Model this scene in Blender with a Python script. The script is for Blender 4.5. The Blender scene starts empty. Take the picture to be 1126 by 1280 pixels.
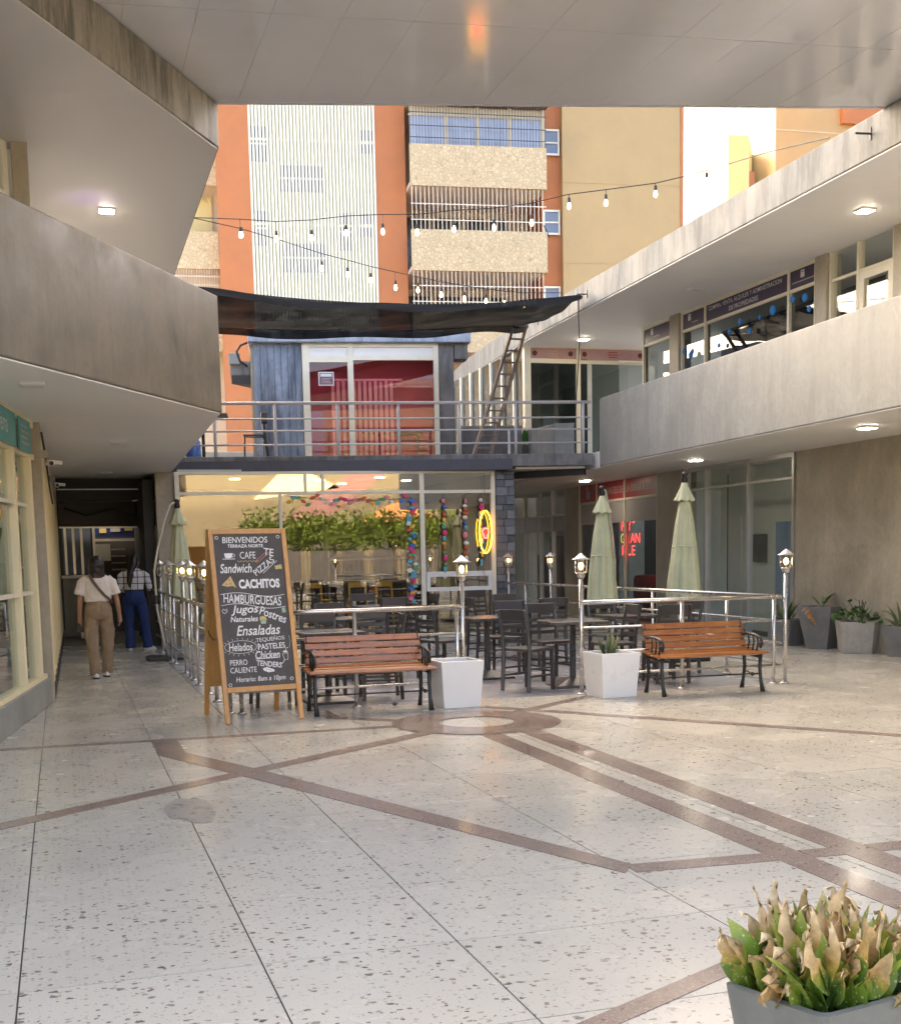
import bpy, math, random
from mathutils import Matrix, Vector
random.seed(7)
R = math.radians
scene = bpy.context.scene

# ------------------------------------------------------------------ camera
cam_data = bpy.data.cameras.new('camera')
cam_data.sensor_fit = 'VERTICAL'
cam_data.sensor_height = 36.0
cam_data.lens = 1540.0 / 1280.0 * 36.0
cam_data.shift_y = 232.0 / 1280.0
cam_data.clip_start = 0.05
cam_data.clip_end = 2000.0
cam = bpy.data.objects.new('camera', cam_data)
scene.collection.objects.link(cam)
cam.matrix_world = (Matrix.Translation((0, 0, 1.55)) @ Matrix.Rotation(R(-17.3), 4, 'Z')
                    @ Matrix.Rotation(R(90 - 6.76), 4, 'X') @ Matrix.Rotation(R(-1.15), 4, 'Z'))
scene.camera = cam

# ------------------------------------------------------------------ sky and sun
SUN_DIR = Vector((0.03, 0.90, 0.40)).normalized()
world = bpy.data.worlds.new('World')
scene.world = world
world.use_nodes = True
wn = world.node_tree
bg = wn.nodes['Background']
sky = wn.nodes.new('ShaderNodeTexSky')
sky.sky_type = 'NISHITA'
sky.sun_disc = False
sky.sun_elevation = math.asin(SUN_DIR.z)
sky.sun_rotation = math.atan2(SUN_DIR.x, SUN_DIR.y)
sky.air_density = 0.45
sky.dust_density = 7.0
sky.ozone_density = 0.0
wn.links.new(sky.outputs[0], bg.inputs[0])
bg.inputs[1].default_value = 0.15
sun_data = bpy.data.lights.new('sun', 'SUN')
sun_data.energy = 2.0
sun_data.angle = R(0.6)
sun_data.color = (1.0, 0.86, 0.66)
sun = bpy.data.objects.new('sun', sun_data)
scene.collection.objects.link(sun)
sun.rotation_euler = (-SUN_DIR).to_track_quat('-Z', 'Y').to_euler()

scene.view_settings.view_transform = 'Standard'
scene.view_settings.look = 'None'
scene.view_settings.gamma = 1.0
scene.view_settings.use_curve_mapping = False
scene.view_settings.use_white_balance = True        # camera balanced for open shade
scene.view_settings.white_balance_temperature = 7600
scene.view_settings.exposure = 3.65
scene.render.engine = 'CYCLES'
scene.cycles.use_denoising = True
scene.cycles.max_bounces = 9
scene.cycles.diffuse_bounces = 5
scene.cycles.glossy_bounces = 4
scene.cycles.transparent_max_bounces = 16
scene.cycles.transmission_bounces = 4
scene.cycles.caustics_reflective = False
scene.cycles.caustics_refractive = False
scene.cycles.sample_clamp_indirect = 6.0

# ------------------------------------------------------------------ helpers
COL = scene.collection


class MB:
    """collects simple shapes into one mesh"""
    def __init__(self, M=None):
        self.v = []
        self.f = []
        self.M = M

    def add(self, vs, fs):
        n = len(self.v)
        self.v += [tuple(p) for p in vs]
        self.f += [tuple(i + n for i in f) for f in fs]
        return self

    def box(self, x0, y0, z0, x1, y1, z1):
        if x0 > x1: x0, x1 = x1, x0
        if y0 > y1: y0, y1 = y1, y0
        if z0 > z1: z0, z1 = z1, z0
        return self.add([(x0, y0, z0), (x1, y0, z0), (x1, y1, z0), (x0, y1, z0),
                         (x0, y0, z1), (x1, y0, z1), (x1, y1, z1), (x0, y1, z1)],
                        [(0, 3, 2, 1), (4, 5, 6, 7), (0, 1, 5, 4), (1, 2, 6, 5), (2, 3, 7, 6), (3, 0, 4, 7)])

    def bar(self, p, q, w, h, up=(0, 0, 1)):
        """a square bar from p to q, w across and h along up"""
        p, q = Vector(p), Vector(q)
        d = (q - p).normalized()
        u = Vector(up)
        s = d.cross(u)
        if s.length < 1e-4:
            s = d.cross(Vector((1, 0, 0)))
        s.normalize()
        u = s.cross(d).normalized()
        s = s * (w / 2)
        u = u * (h / 2)
        vs = [p - s - u, p + s - u, p + s + u, p - s + u, q - s - u, q + s - u, q + s + u, q - s + u]
        return self.add(vs, [(0, 1, 2, 3), (7, 6, 5, 4), (4, 5, 1, 0), (5, 6, 2, 1), (6, 7, 3, 2), (7, 4, 0, 3)])

    def prism(self, poly, z0, z1):
        n = len(poly)
        a = sum(poly[i][0] * poly[(i + 1) % n][1] - poly[(i + 1) % n][0] * poly[i][1] for i in range(n))
        if a < 0:
            poly = poly[::-1]
        vs = [(x, y, z0) for x, y in poly] + [(x, y, z1) for x, y in poly]
        fs = [tuple(range(n - 1, -1, -1)), tuple(range(n, 2 * n))]
        fs += [(i, (i + 1) % n, n + (i + 1) % n, n + i) for i in range(n)]
        return self.add(vs, fs)

    def tube(self, pts, r, n=8, r1=None, closed=False):
        pts = [Vector(p) for p in pts]
        m = len(pts)
        rs = [r if r1 is None else r + (r1 - r) * i / max(1, m - 1) for i in range(m)]
        if isinstance(r, (list, tuple)):
            rs = r
        vs, fs = [], []
        nrm = None
        for i, p in enumerate(pts):
            if closed:
                d = pts[(i + 1) % m] - pts[i - 1]
            else:
                d = pts[min(i + 1, m - 1)] - pts[max(i - 1, 0)]
            d.normalize()
            if nrm is None:
                nrm = d.orthogonal().normalized()
            else:
                nrm = (nrm - d * nrm.dot(d))
                nrm = nrm.normalized() if nrm.length > 1e-6 else d.orthogonal().normalized()
            b = d.cross(nrm)
            for k in range(n):
                a = 2 * math.pi * k / n
                vs.append(p + (nrm * math.cos(a) + b * math.sin(a)) * rs[i])
        for i in range(m if closed else m - 1):
            for k in range(n):
                a0, a1 = i * n + k, i * n + (k + 1) % n
                j = (i + 1) % m
                b0, b1 = j * n + k, j * n + (k + 1) % n
                fs.append((a0, a1, b1, b0))
        if not closed:
            fs.append(tuple(range(n - 1, -1, -1)))
            fs.append(tuple(range((m - 1) * n, m * n)))
        return self.add(vs, fs)

    def lathe(self, prof, c=(0, 0, 0), n=16, sx=1.0, sy=1.0):
        vs, fs = [], []
        for r, z in prof:
            for k in range(n):
                a = 2 * math.pi * k / n
                vs.append((c[0] + r * sx * math.cos(a), c[1] + r * sy * math.sin(a), c[2] + z))
        for i in range(len(prof) - 1):
            for k in range(n):
                fs.append((i * n + k, i * n + (k + 1) % n, (i + 1) * n + (k + 1) % n, (i + 1) * n + k))
        fs.append(tuple(range(n - 1, -1, -1)))
        m = len(prof) - 1
        fs.append(tuple(range(m * n, (m + 1) * n)))
        return self.add(vs, fs)

    def ball(self, c, r, n=10, m=7, sx=1, sy=1, sz=1):
        prof = [(max(1e-4, r * math.sin(math.pi * i / m)), -r * sz * math.cos(math.pi * i / m)) for i in range(m + 1)]
        return self.lathe(prof, c, n, sx, sy)

    def mesh(self, name, smooth=False):
        me = bpy.data.meshes.new(name)
        vs = self.v if self.M is None else [tuple(self.M @ Vector(p)) for p in self.v]
        me.from_pydata(vs, [], self.f)
        if smooth:
            me.polygons.foreach_set('use_smooth', [True] * len(me.polygons))
        me.update()
        return me

    def build(self, name, mat, parent=None, smooth=False, bevel=0.0, W=False, segs=2):
        return link(name, self.mesh(name, smooth), mat, parent, bevel, W, segs)


INV = {}


def link(name, me, mat, parent=None, bevel=0.0, W=False, segs=2):
    o = bpy.data.objects.new(name, me)
    if mat is not None and not me.materials:
        me.materials.append(mat)
    COL.objects.link(o)
    if parent is not None:
        o.parent = parent
        if W and parent in INV:
            o.matrix_parent_inverse = INV[parent]
        if W:
            INV[o] = Matrix.Identity(4)
    if bevel > 0:
        b = o.modifiers.new('bevel', 'BEVEL')
        b.width = bevel
        b.segments = segs
        b.limit_method = 'ANGLE'
    return o


def tag(o, label, cat, group=None):
    o['label'] = label
    o['category'] = cat
    if group:
        o['group'] = group
    return o


def structure(o):
    o['kind'] = 'structure'
    return o


def stuff(o):
    o['kind'] = 'stuff'
    return o


def thing(name, label, cat, loc=(0, 0, 0), rotz=0.0, group=None):
    o = bpy.data.objects.new(name, None)
    o.empty_display_size = 0.1
    COL.objects.link(o)
    o.location = loc
    o.rotation_euler = (0, 0, rotz)
    INV[o] = (Matrix.Translation(loc) @ Matrix.Rotation(rotz, 4, 'Z')).inverted()
    return tag(o, label, cat, group)


def copy_tree(o, parent=None):
    kids = list(o.children)
    c = o.copy()
    COL.objects.link(c)
    if parent is not None:
        c.parent = parent
    for k in kids:
        copy_tree(k, c)
    return c


def Seg(p0, p1, z=0.0):
    """frame of a facade: x along p0>p1 (left to right as seen from outside), y inward, z up"""
    p0, p1 = Vector((p0[0], p0[1], z)), Vector((p1[0], p1[1], z))
    x = (p1 - p0).normalized()
    zz = Vector((0, 0, 1))
    y = zz.cross(x)
    M = Matrix.Identity(4)
    for i in range(3):
        M[i][0], M[i][1], M[i][2], M[i][3] = x[i], y[i], zz[i], p0[i]
    return M, (p1 - p0).length


FACE = Matrix(((1, 0, 0, 0), (0, 0, -1, 0), (0, 1, 0, 0), (0, 0, 0, 1)))   # text plane -> facade plane


def text_mesh(s, width=None, height=None, shear=0.0, bold=0.0, extrude=0.001, spacing=1.0):
    cu = bpy.data.curves.new('t', 'FONT')
    cu.body = s
    cu.size = 1.0
    cu.shear = shear
    cu.offset = bold
    cu.space_character = spacing
    cu.resolution_u = 3
    ob = bpy.data.objects.new('t', cu)
    COL.objects.link(ob)
    dg = bpy.context.evaluated_depsgraph_get()
    dg.update()
    me = bpy.data.meshes.new_from_object(ob.evaluated_get(dg))
    COL.objects.unlink(ob)
    bpy.data.objects.remove(ob)
    bpy.data.curves.remove(cu)
    xs = [v.co.x for v in me.vertices]
    ys = [v.co.y for v in me.vertices]
    if not xs:
        return me
    cx, cy = (min(xs) + max(xs)) / 2, (min(ys) + max(ys)) / 2
    w, h = max(xs) - min(xs), max(ys) - min(ys)
    kx = width / w if width else None
    ky = height / h if height else None
    if kx is None: kx = ky
    if ky is None: ky = kx
    me.transform(Matrix.Diagonal((kx, ky, 1, 1)) @ Matrix.Translation((-cx, -cy, 0)))
    me.materials.clear()
    return me


def put_text(name, s, mat, parent, M, x, y, z, width=None, height=None, rot=0.0, W=True, **kw):
    me = text_mesh(s, width, height, **kw)
    me.transform(M @ Matrix.Translation((x, y, z)) @ FACE @ Matrix.Rotation(rot, 4, 'Z'))
    return link(name, me, mat, parent, W=W)


# ------------------------------------------------------------------ materials
def nodes_of(name):
    m = bpy.data.materials.new(name)
    m.use_nodes = True
    nt = m.node_tree
    return m, nt, nt.nodes['Principled BSDF']


def N(nt, t, **kw):
    n = nt.nodes.new(t)
    for k, v in kw.items():
        if k in n.inputs.keys():
            n.inputs[k].default_value = v
        else:
            setattr(n, k, v)
    return n


def ramp(nt, src, stops):
    r = nt.nodes.new('ShaderNodeValToRGB')
    e = r.color_ramp.elements
    while len(e) < len(stops):
        e.new(0.5)
    for el, (p, c) in zip(e, stops):
        el.position = p
        el.color = (c, c, c, 1) if isinstance(c, (int, float)) else (*c[:3], 1)
    nt.links.new(src, r.inputs[0])
    return r.outputs[0]


def mixc(nt, fac, a, b, mode='MIX'):
    m = nt.nodes.new('ShaderNodeMix')
    m.data_type = 'RGBA'
    m.blend_type = mode
    for sock, val in ((m.inputs[0], fac), (m.inputs[6], a), (m.inputs[7], b)):
        if hasattr(val, 'links') or hasattr(val, 'is_linked'):
            nt.links.new(val, sock)
        elif isinstance(val, (int, float)):
            sock.default_value = val
        else:
            sock.default_value = (*val[:3], 1)
    return m.outputs[2]


def coords(nt, scale=(1, 1, 1), world=True, rotz=0.0):
    if world:
        g = nt.nodes.new('ShaderNodeNewGeometry')
        src = g.outputs['Position']
    else:
        g = nt.nodes.new('ShaderNodeTexCoord')
        src = g.outputs['Object']
    mp = nt.nodes.new('ShaderNodeMapping')
    mp.inputs['Scale'].default_value = scale
    mp.inputs['Rotation'].default_value = (0, 0, rotz)
    nt.links.new(src, mp.inputs[0])
    return mp.outputs[0]


def noise(nt, vec, scale, detail=4, rough=0.6, dist=0.0):
    n = N(nt, 'ShaderNodeTexNoise', Scale=scale, Detail=detail, Roughness=rough, Distortion=dist)
    nt.links.new(vec, n.inputs['Vector'])
    return n.outputs['Fac']


def bump(nt, bsdf, h, strength=0.2, dist=0.01):
    b = N(nt, 'ShaderNodeBump', Strength=strength, Distance=dist)
    nt.links.new(h, b.inputs['Height'])
    nt.links.new(b.outputs[0], bsdf.inputs['Normal'])


def paint(name, col, rough=0.6, var=0.12, scale=3.0, metal=0.0, bstr=0.0, bscale=60, spec=0.5, stretch=(1, 1, 1), world=True, rvar=0.1, coat=0.0):
    """plain surface with uneven colour and gloss"""
    m, nt, b = nodes_of(name)
    v = coords(nt, stretch, world)
    n = noise(nt, v, scale, 6, 0.65)
    lo = tuple(c * (1 - var) for c in col)
    hi = tuple(min(1, c * (1 + var)) for c in col)
    nt.links.new(ramp(nt, n, [(0.3, lo), (0.7, hi)]), b.inputs['Base Color'])
    nt.links.new(ramp(nt, n, [(0.3, max(0.02, rough - rvar)), (0.7, min(1, rough + rvar))]), b.inputs['Roughness'])
    b.inputs['Metallic'].default_value = metal
    b.inputs['Specular IOR Level'].default_value = spec
    b.inputs['Coat Weight'].default_value = coat
    if bstr > 0:
        bump(nt, b, noise(nt, v, bscale, 5, 0.6), bstr, 0.01)
    return m


def concrete(name, c0, c1, streak=0.0, rough=0.6, blotch=1.2, bstr=0.15, scuff=0.25):
    m, nt, b = nodes_of(name)
    v = coords(nt)
    vs = coords(nt, (1, 1, 0.18))
    big = noise(nt, v, blotch, 7, 0.68, 0.4)
    fine = noise(nt, v, 14, 6, 0.7)
    st = noise(nt, vs, 5.0, 5, 0.7)
    c = mixc(nt, ramp(nt, big, [(0.32, 0.0), (0.68, 1.0)]), c0, c1)
    dark = tuple(x * 0.62 for x in c0)
    c = mixc(nt, ramp(nt, fine, [(0.45, 0.0), (0.8, 0.35)]), c, dark)
    if streak > 0:
        c = mixc(nt, ramp(nt, st, [(0.42, 0.0), (0.62, streak)]), c, tuple(x * 0.4 for x in c0))
    light = tuple(min(1, x * 1.5) for x in c1)
    sc = noise(nt, coords(nt, (1, 1, 0.4)), 2.3, 9, 0.78, 1.5)
    c = mixc(nt, ramp(nt, sc, [(0.60, 0.0), (0.72, scuff)]), c, light)
    nt.links.new(c, b.inputs['Base Color'])
    nt.links.new(ramp(nt, big, [(0.3, rough - 0.15), (0.7, rough + 0.12)]), b.inputs['Roughness'])
    bump(nt, b, fine, bstr, 0.008)
    return m


def glass(name, tint=(0.85, 0.9, 0.88), refl=0.10, rough=0.0):
    """pane: clear with a coated mirror reflection that grows at grazing angles"""
    m = bpy.data.materials.new(name)
    m.use_nodes = True
    nt = m.node_tree
    nt.nodes.clear()
    out = nt.nodes.new('ShaderNodeOutputMaterial')
    tr = nt.nodes.new('ShaderNodeBsdfTransparent')
    tr.inputs[0].default_value = (*tint, 1)
    gl = nt.nodes.new('ShaderNodeBsdfGlossy')
    gl.inputs['Roughness'].default_value = rough
    gl.inputs['Color'].default_value = (0.95, 0.95, 0.95, 1)
    g = nt.nodes.new('ShaderNodeNewGeometry')
    dt = N(nt, 'ShaderNodeVectorMath', operation='DOT_PRODUCT')
    nt.links.new(g.outputs['Incoming'], dt.inputs[0])
    nt.links.new(g.outputs['Normal'], dt.inputs[1])
    ab = N(nt, 'ShaderNodeMath', operation='ABSOLUTE')
    nt.links.new(dt.outputs['Value'], ab.inputs[0])
    om = N(nt, 'ShaderNodeMath', operation='SUBTRACT')
    om.inputs[0].default_value = 1.0
    nt.links.new(ab.outputs[0], om.inputs[1])
    pw = N(nt, 'ShaderNodeMath', operation='POWER')
    nt.links.new(om.outputs[0], pw.inputs[0])
    pw.inputs[1].default_value = 5.0
    ad = N(nt, 'ShaderNodeMath', operation='MULTIPLY_ADD')
    ad.use_clamp = True
    nt.links.new(pw.outputs[0], ad.inputs[0])
    ad.inputs[1].default_value = 0.9 - refl
    ad.inputs[2].default_value = 0.03 + refl * 0.6
    mx = nt.nodes.new('ShaderNodeMixShader')
    nt.links.new(ad.outputs[0], mx.inputs[0])
    nt.links.new(tr.outputs[0], mx.inputs[1])
    nt.links.new(gl.outputs[0], mx.inputs[2])
    nt.links.new(mx.outputs[0], out.inputs[0])
    return m


def glow(name, col, strength):
    m, nt, b = nodes_of(name)
    b.inputs['Base Color'].default_value = (*col, 1)
    b.inputs['Emission Color'].default_value = (*col, 1)
    b.inputs['Emission Strength'].default_value = strength
    return m


def terrazzo(name, base, chip0, chip1, cell=11.0, chip_r=0.30, dense=0.42, rough=0.2, fine=0.16, grain=0.5):
    m, nt, b = nodes_of(name)
    pos = coords(nt)
    wob = N(nt, 'ShaderNodeTexNoise', Scale=38.0, Detail=2.0)
    nt.links.new(pos, wob.inputs['Vector'])
    sub = N(nt, 'ShaderNodeVectorMath', operation='SUBTRACT')
    nt.links.new(wob.outputs['Color'], sub.inputs[0])
    sub.inputs[1].default_value = (0.5, 0.5, 0.5)
    sc = N(nt, 'ShaderNodeVectorMath', operation='SCALE')
    nt.links.new(sub.outputs[0], sc.inputs[0])
    sc.inputs['Scale'].default_value = 0.035
    ad = N(nt, 'ShaderNodeVectorMath', operation='ADD')
    nt.links.new(pos, ad.inputs[0])
    nt.links.new(sc.outputs[0], ad.inputs[1])
    p2 = ad.outputs[0]

    def chips(scale, r, prob):
        mp = N(nt, 'ShaderNodeMapping')
        mp.inputs['Scale'].default_value = (1.0, 1.25, 0.0)
        nt.links.new(p2, mp.inputs[0])
        vo = N(nt, 'ShaderNodeTexVoronoi', Scale=scale, Randomness=1.0)
        vo.voronoi_dimensions = '2D'
        nt.links.new(mp.outputs[0], vo.inputs['Vector'])
        sp = N(nt, 'ShaderNodeSeparateColor')
        nt.links.new(vo.outputs['Color'], sp.inputs[0])
        # each cell has its own radius; only a share of the cells carries a chip
        has = N(nt, 'ShaderNodeMath', operation='LESS_THAN')
        nt.links.new(sp.outputs[0], has.inputs[0])
        has.inputs[1].default_value = prob
        rad = N(nt, 'ShaderNodeMath', operation='MULTIPLY_ADD')
        nt.links.new(sp.outputs[1], rad.inputs[0])
        rad.inputs[1].default_value = r * 0.75
        rad.inputs[2].default_value = r * 0.35
        ins = N(nt, 'ShaderNodeMath', operation='LESS_THAN')
        nt.links.new(vo.outputs['Distance'], ins.inputs[0])
        nt.links.new(rad.outputs[0], ins.inputs[1])
        mu = N(nt, 'ShaderNodeMath', operation='MULTIPLY')
        nt.links.new(has.outputs[0], mu.inputs[0])
        nt.links.new(ins.outputs[0], mu.inputs[1])
        return mu.outputs[0], sp.outputs[2]
    blot = noise(nt, pos, 0.9, 5, 0.6)
    c = mixc(nt, ramp(nt, blot, [(0.2, 0.0), (0.8, 1.0)]), tuple(x * 0.95 for x in base), tuple(min(1, x * 1.04) for x in base))
    gr = noise(nt, pos, 260, 2, 0.7)
    c = mixc(nt, ramp(nt, gr, [(0.40, grain), (0.56, 0.0)]), c, tuple(x * 0.52 for x in base))
    f1, r1 = chips(cell * 3.2, 0.36, fine)
    c = mixc(nt, f1, c, mixc(nt, r1, tuple(x * 1.25 for x in chip1), tuple(x * 0.75 for x in base)))
    f3, r3 = chips(cell * 1.75, 0.30, dense * 1.4)
    c = mixc(nt, f3, c, mixc(nt, r3, tuple(x * 1.5 for x in chip1), tuple(x * 1.3 for x in chip0)))
    f2, r2 = chips(cell, chip_r, dense)
    c = mixc(nt, f2, c, mixc(nt, r2, chip0, chip1))
    oi = N(nt, 'ShaderNodeObjectInfo')
    tint = ramp(nt, oi.outputs['Random'], [(0.0, 0.93), (1.0, 1.0)])
    c = mixc(nt, 1.0, c, tint, 'MULTIPLY')
    stain = noise(nt, pos, 0.8, 3, 0.5, 0.2)
    c = mixc(nt, ramp(nt, stain, [(0.4, 0.0), (0.8, 0.16)]), c, tuple(x * 0.55 for x in base))
    nt.links.new(c, b.inputs['Base Color'])
    rn = noise(nt, pos, 1.3, 3, 0.5)
    nt.links.new(ramp(nt, rn, [(0.3, rough - 0.07), (0.7, rough + 0.10)]), b.inputs['Roughness'])
    bump(nt, b, noise(nt, pos, 7, 3), 0.03, 0.004)
    return m


def woody(name, c0, c1, rough=0.4, scale=6, coat=0.0, along='x', wear=0.6):
    m, nt, b = nodes_of(name)
    st = {'x': (0.6, 9, 9), 'y': (9, 0.6, 9), 'z': (9, 9, 0.6)}[along]
    tc = nt.nodes.new('ShaderNodeTexCoord')
    oi = N(nt, 'ShaderNodeObjectInfo')
    ad = N(nt, 'ShaderNodeVectorMath', operation='ADD')
    nt.links.new(tc.outputs['Object'], ad.inputs[0])
    nt.links.new(oi.outputs['Location'], ad.inputs[1])
    mp = nt.nodes.new('ShaderNodeMapping')
    mp.inputs['Scale'].default_value = st
    nt.links.new(ad.outputs[0], mp.inputs[0])
    g = noise(nt, mp.outputs[0], scale, 7, 0.7, 0.6)
    c = mixc(nt, ramp(nt, g, [(0.3, 0.0), (0.7, 1.0)]), c0, c1)
    c = mixc(nt, 1.0, c, ramp(nt, oi.outputs['Random'], [(0.0, 0.78), (1.0, 1.0)]), 'MULTIPLY')
    wr = noise(nt, ad.outputs[0], 7.0, 7, 0.75, 0.5)
    c = mixc(nt, ramp(nt, wr, [(0.52, 0.0), (0.68, wear)]), c, tuple(x * 0.45 for x in c0))
    nt.links.new(c, b.inputs['Base Color'])
    b.inputs['Roughness'].default_value = rough
    b.inputs['Coat Weight'].default_value = coat
    bump(nt, b, g, 0.15, 0.004)
    return m


M = {}
M['terrazzo'] = terrazzo('terrazzo_floor', (0.59, 0.555, 0.465), (0.10, 0.085, 0.07), (0.27, 0.235, 0.19), cell=18.0, chip_r=0.27, dense=0.17, rough=0.24)
M['band'] = terrazzo('inlay_brown', (0.29, 0.215, 0.175), (0.14, 0.09, 0.07), (0.38, 0.31, 0.26), cell=40, chip_r=0.35, dense=0.4, rough=0.2, fine=0.3)
M['joint'] = paint('floor_joint', (0.07, 0.065, 0.06), 0.8)
M['cafe_floor'] = paint('cafe_floor_screed', (0.36, 0.36, 0.37), 0.22, 0.10, 1.5)
M['conc_warm'] = concrete('polished_cement_warm', (0.115, 0.094, 0.062), (0.20, 0.165, 0.11), 0.25, 0.42, 1.7, 0.15, 0.3)
M['conc_stain'] = concrete('stained_cement', (0.24, 0.215, 0.165), (0.34, 0.305, 0.24), 0.9, 0.6)
M['conc_light'] = concrete('grey_cement_render', (0.24, 0.248, 0.228), (0.35, 0.355, 0.325), 0.2, 0.6, 1.6, 0.15, 0.4)
M['conc_streak'] = concrete('weathered_fascia', (0.19, 0.20, 0.19), (0.275, 0.285, 0.268), 0.6, 0.7)
M['conc_dark'] = concrete('dark_cement_wall', (0.33, 0.29, 0.215), (0.52, 0.46, 0.35), 0.1, 0.5, 1.1, 0.15, 0.3)
M['conc_old'] = concrete('old_slab_edge', (0.16, 0.155, 0.15), (0.30, 0.29, 0.28), 0.6, 0.8)
M['soffit'] = paint('white_soffit', (0.90, 0.88, 0.84), 0.5, 0.04, 0.8)
M['soffit_dimmed'] = paint('dimmed_soffit', (0.56, 0.54, 0.51), 0.5, 0.04, 0.8)  # darker copy of the white soffit, dimming put into its colour
M['canopy'] = paint('canopy_panel', (0.76, 0.755, 0.76), 0.10, 0.05, 0.7, metal=0.1, spec=0.75, rvar=0.05)
M['canopy_trim'] = paint('canopy_joint', (0.72, 0.70, 0.66), 0.4)
M['alu'] = paint('brushed_aluminium', (0.62, 0.60, 0.56), 0.38, 0.08, 5, metal=0.7)
M['frame_white'] = paint('cream_frame', (0.80, 0.74, 0.58), 0.45, 0.06, 3)
M['frame_warm_lit'] = paint('warm_lit_frame', (0.90, 0.78, 0.50), 0.4, 0.06, 3)  # cream frame with warm reflected light put into its colour
M['steel'] = paint('stainless_steel', (0.60, 0.58, 0.54), 0.24, 0.06, 8, metal=0.9, rvar=0.08)
M['rail_paint'] = paint('grey_rail_paint', (0.55, 0.54, 0.55), 0.4, 0.06, 4)
M['black_metal'] = paint('black_cast_iron', (0.018, 0.017, 0.016), 0.42, 0.2, 12, bstr=0.1)
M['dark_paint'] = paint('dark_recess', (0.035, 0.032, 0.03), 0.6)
M['navy'] = paint('navy_beam', (0.055, 0.06, 0.085), 0.5, 0.25, 3)
M['glass'] = glass('shop_glass', (0.94, 0.96, 0.95), 0.02)
M['glass_cafe'] = glass('coated_glass', (0.88, 0.88, 0.84), 0.20)
M['glass_dark'] = glass('tinted_glass', (0.55, 0.60, 0.60), 0.04)
M['glass_lamp'] = glass('lamp_glass', (0.98, 0.95, 0.88), 0.05)
M['interior'] = paint('interior_plaster', (0.55, 0.57, 0.53), 0.7, 0.06)
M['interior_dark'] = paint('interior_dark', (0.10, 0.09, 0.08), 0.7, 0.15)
M['white'] = paint('white_plastic', (0.78, 0.76, 0.72), 0.35, 0.03, 2)
M['orange'] = paint('orange_render', (0.54, 0.205, 0.085), 0.8, 0.07, 1.3, bstr=0.15, bscale=30)
M['cream'] = paint('cream_render', (0.53, 0.375, 0.185), 0.8, 0.06, 0.8, bstr=0.15, bscale=30)
M['pale'] = paint('pale_render', (0.66, 0.57, 0.40), 0.8, 0.06, 0.8)
M['yellow_wall'] = paint('yellow_render', (0.72, 0.62, 0.30), 0.8, 0.08, 0.8)
M['slat'] = paint('white_slat', (0.86, 0.84, 0.70), 0.5, 0.04, 3)
M['green_wall'] = paint('pale_green_wall', (0.78, 0.78, 0.46), 0.8, 0.10, 0.9)
M['bar'] = paint('cream_iron_bars', (0.84, 0.76, 0.62), 0.5)
M['bar_dark'] = paint('dark_iron_bars', (0.06, 0.06, 0.065), 0.5)
M['bulb'] = glow('lit_bulb', (1.0, 0.74, 0.42), 1.8)
M['downlight'] = glow('lit_downlight', (1.0, 0.95, 0.85), 8.0)
M['lamp_bulb'] = glow('lamp_bulb', (1.0, 0.66, 0.28), 2.6)
M['neon_red'] = glow('neon_red', (1.0, 0.03, 0.03), 2.0)
M['neon_yellow'] = glow('neon_yellow', (1.0, 0.62, 0.05), 0.55)
M['wire'] = paint('black_cable', (0.02, 0.02, 0.02), 0.6)
M['umbrella'] = paint('sage_canvas', (0.53, 0.54, 0.34), 0.85, 0.10, 5, bstr=0.2, bscale=200)
M['chair'] = paint('charcoal_chair', (0.055, 0.05, 0.048), 0.36, 0.15, 6)
M['table'] = paint('charcoal_table', (0.06, 0.055, 0.052), 0.30, 0.15, 4)
M['bench_wood'] = woody('varnished_bench_wood', (0.30, 0.085, 0.02), (0.66, 0.25, 0.062), 0.3, 5, 0.4)
M['sign_wood'] = woody('orange_pine', (0.58, 0.25, 0.06), (0.76, 0.38, 0.11), 0.45, 4, 0.1, 'z', 0.15)
M['ladder_wood'] = woody('weathered_wood', (0.20, 0.15, 0.12), (0.34, 0.27, 0.22), 0.8, 5, 0, 'z')
M['slate'] = paint('chalkboard', (0.075, 0.06, 0.05), 0.6, 0.35, 5)
M['chalk'] = paint('white_chalk', (0.80, 0.78, 0.74), 0.9, 0.12, 60)
M['chalk_yellow'] = paint('yellow_chalk', (0.62, 0.48, 0.18), 0.9, 0.12, 60)
M['chalk_green'] = paint('green_chalk', (0.38, 0.48, 0.34), 0.9, 0.12, 60)
M['chalk_red'] = paint('red_chalk', (0.62, 0.25, 0.22), 0.9, 0.12, 60)
M['pot'] = concrete('cement_pot', (0.15, 0.148, 0.14), (0.23, 0.225, 0.21), 0.1, 0.55, 4.0, 0.1)
M['pot_light'] = concrete('pale_cement_pot', (0.30, 0.28, 0.25), (0.44, 0.41, 0.36), 0.1, 0.6, 4.0, 0.1)
M['pot_grey'] = concrete('grey_cement_pot', (0.15, 0.155, 0.135), (0.205, 0.21, 0.18), 0.05, 0.45, 5.0, 0.08, 0.1)
M['soil'] = paint('soil', (0.045, 0.032, 0.022), 0.9, 0.3, 20, bstr=0.5)
M['red_sign'] = paint('red_sign', (0.42, 0.03, 0.035), 0.4, 0.08)
M['purple_sign'] = paint('purple_sign', (0.055, 0.04, 0.085), 0.4, 0.1)
M['teal_sign'] = paint('teal_sign', (0.06, 0.34, 0.33), 0.4, 0.06)
M['pink_sign'] = paint('pink_sign', (0.50, 0.30, 0.29), 0.5, 0.1)
M['blue_sign'] = paint('blue_sign', (0.02, 0.03, 0.13), 0.4, 0.1)
M['sign_text'] = paint('sign_lettering', (0.72, 0.72, 0.74), 0.5, 0.05)
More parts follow.
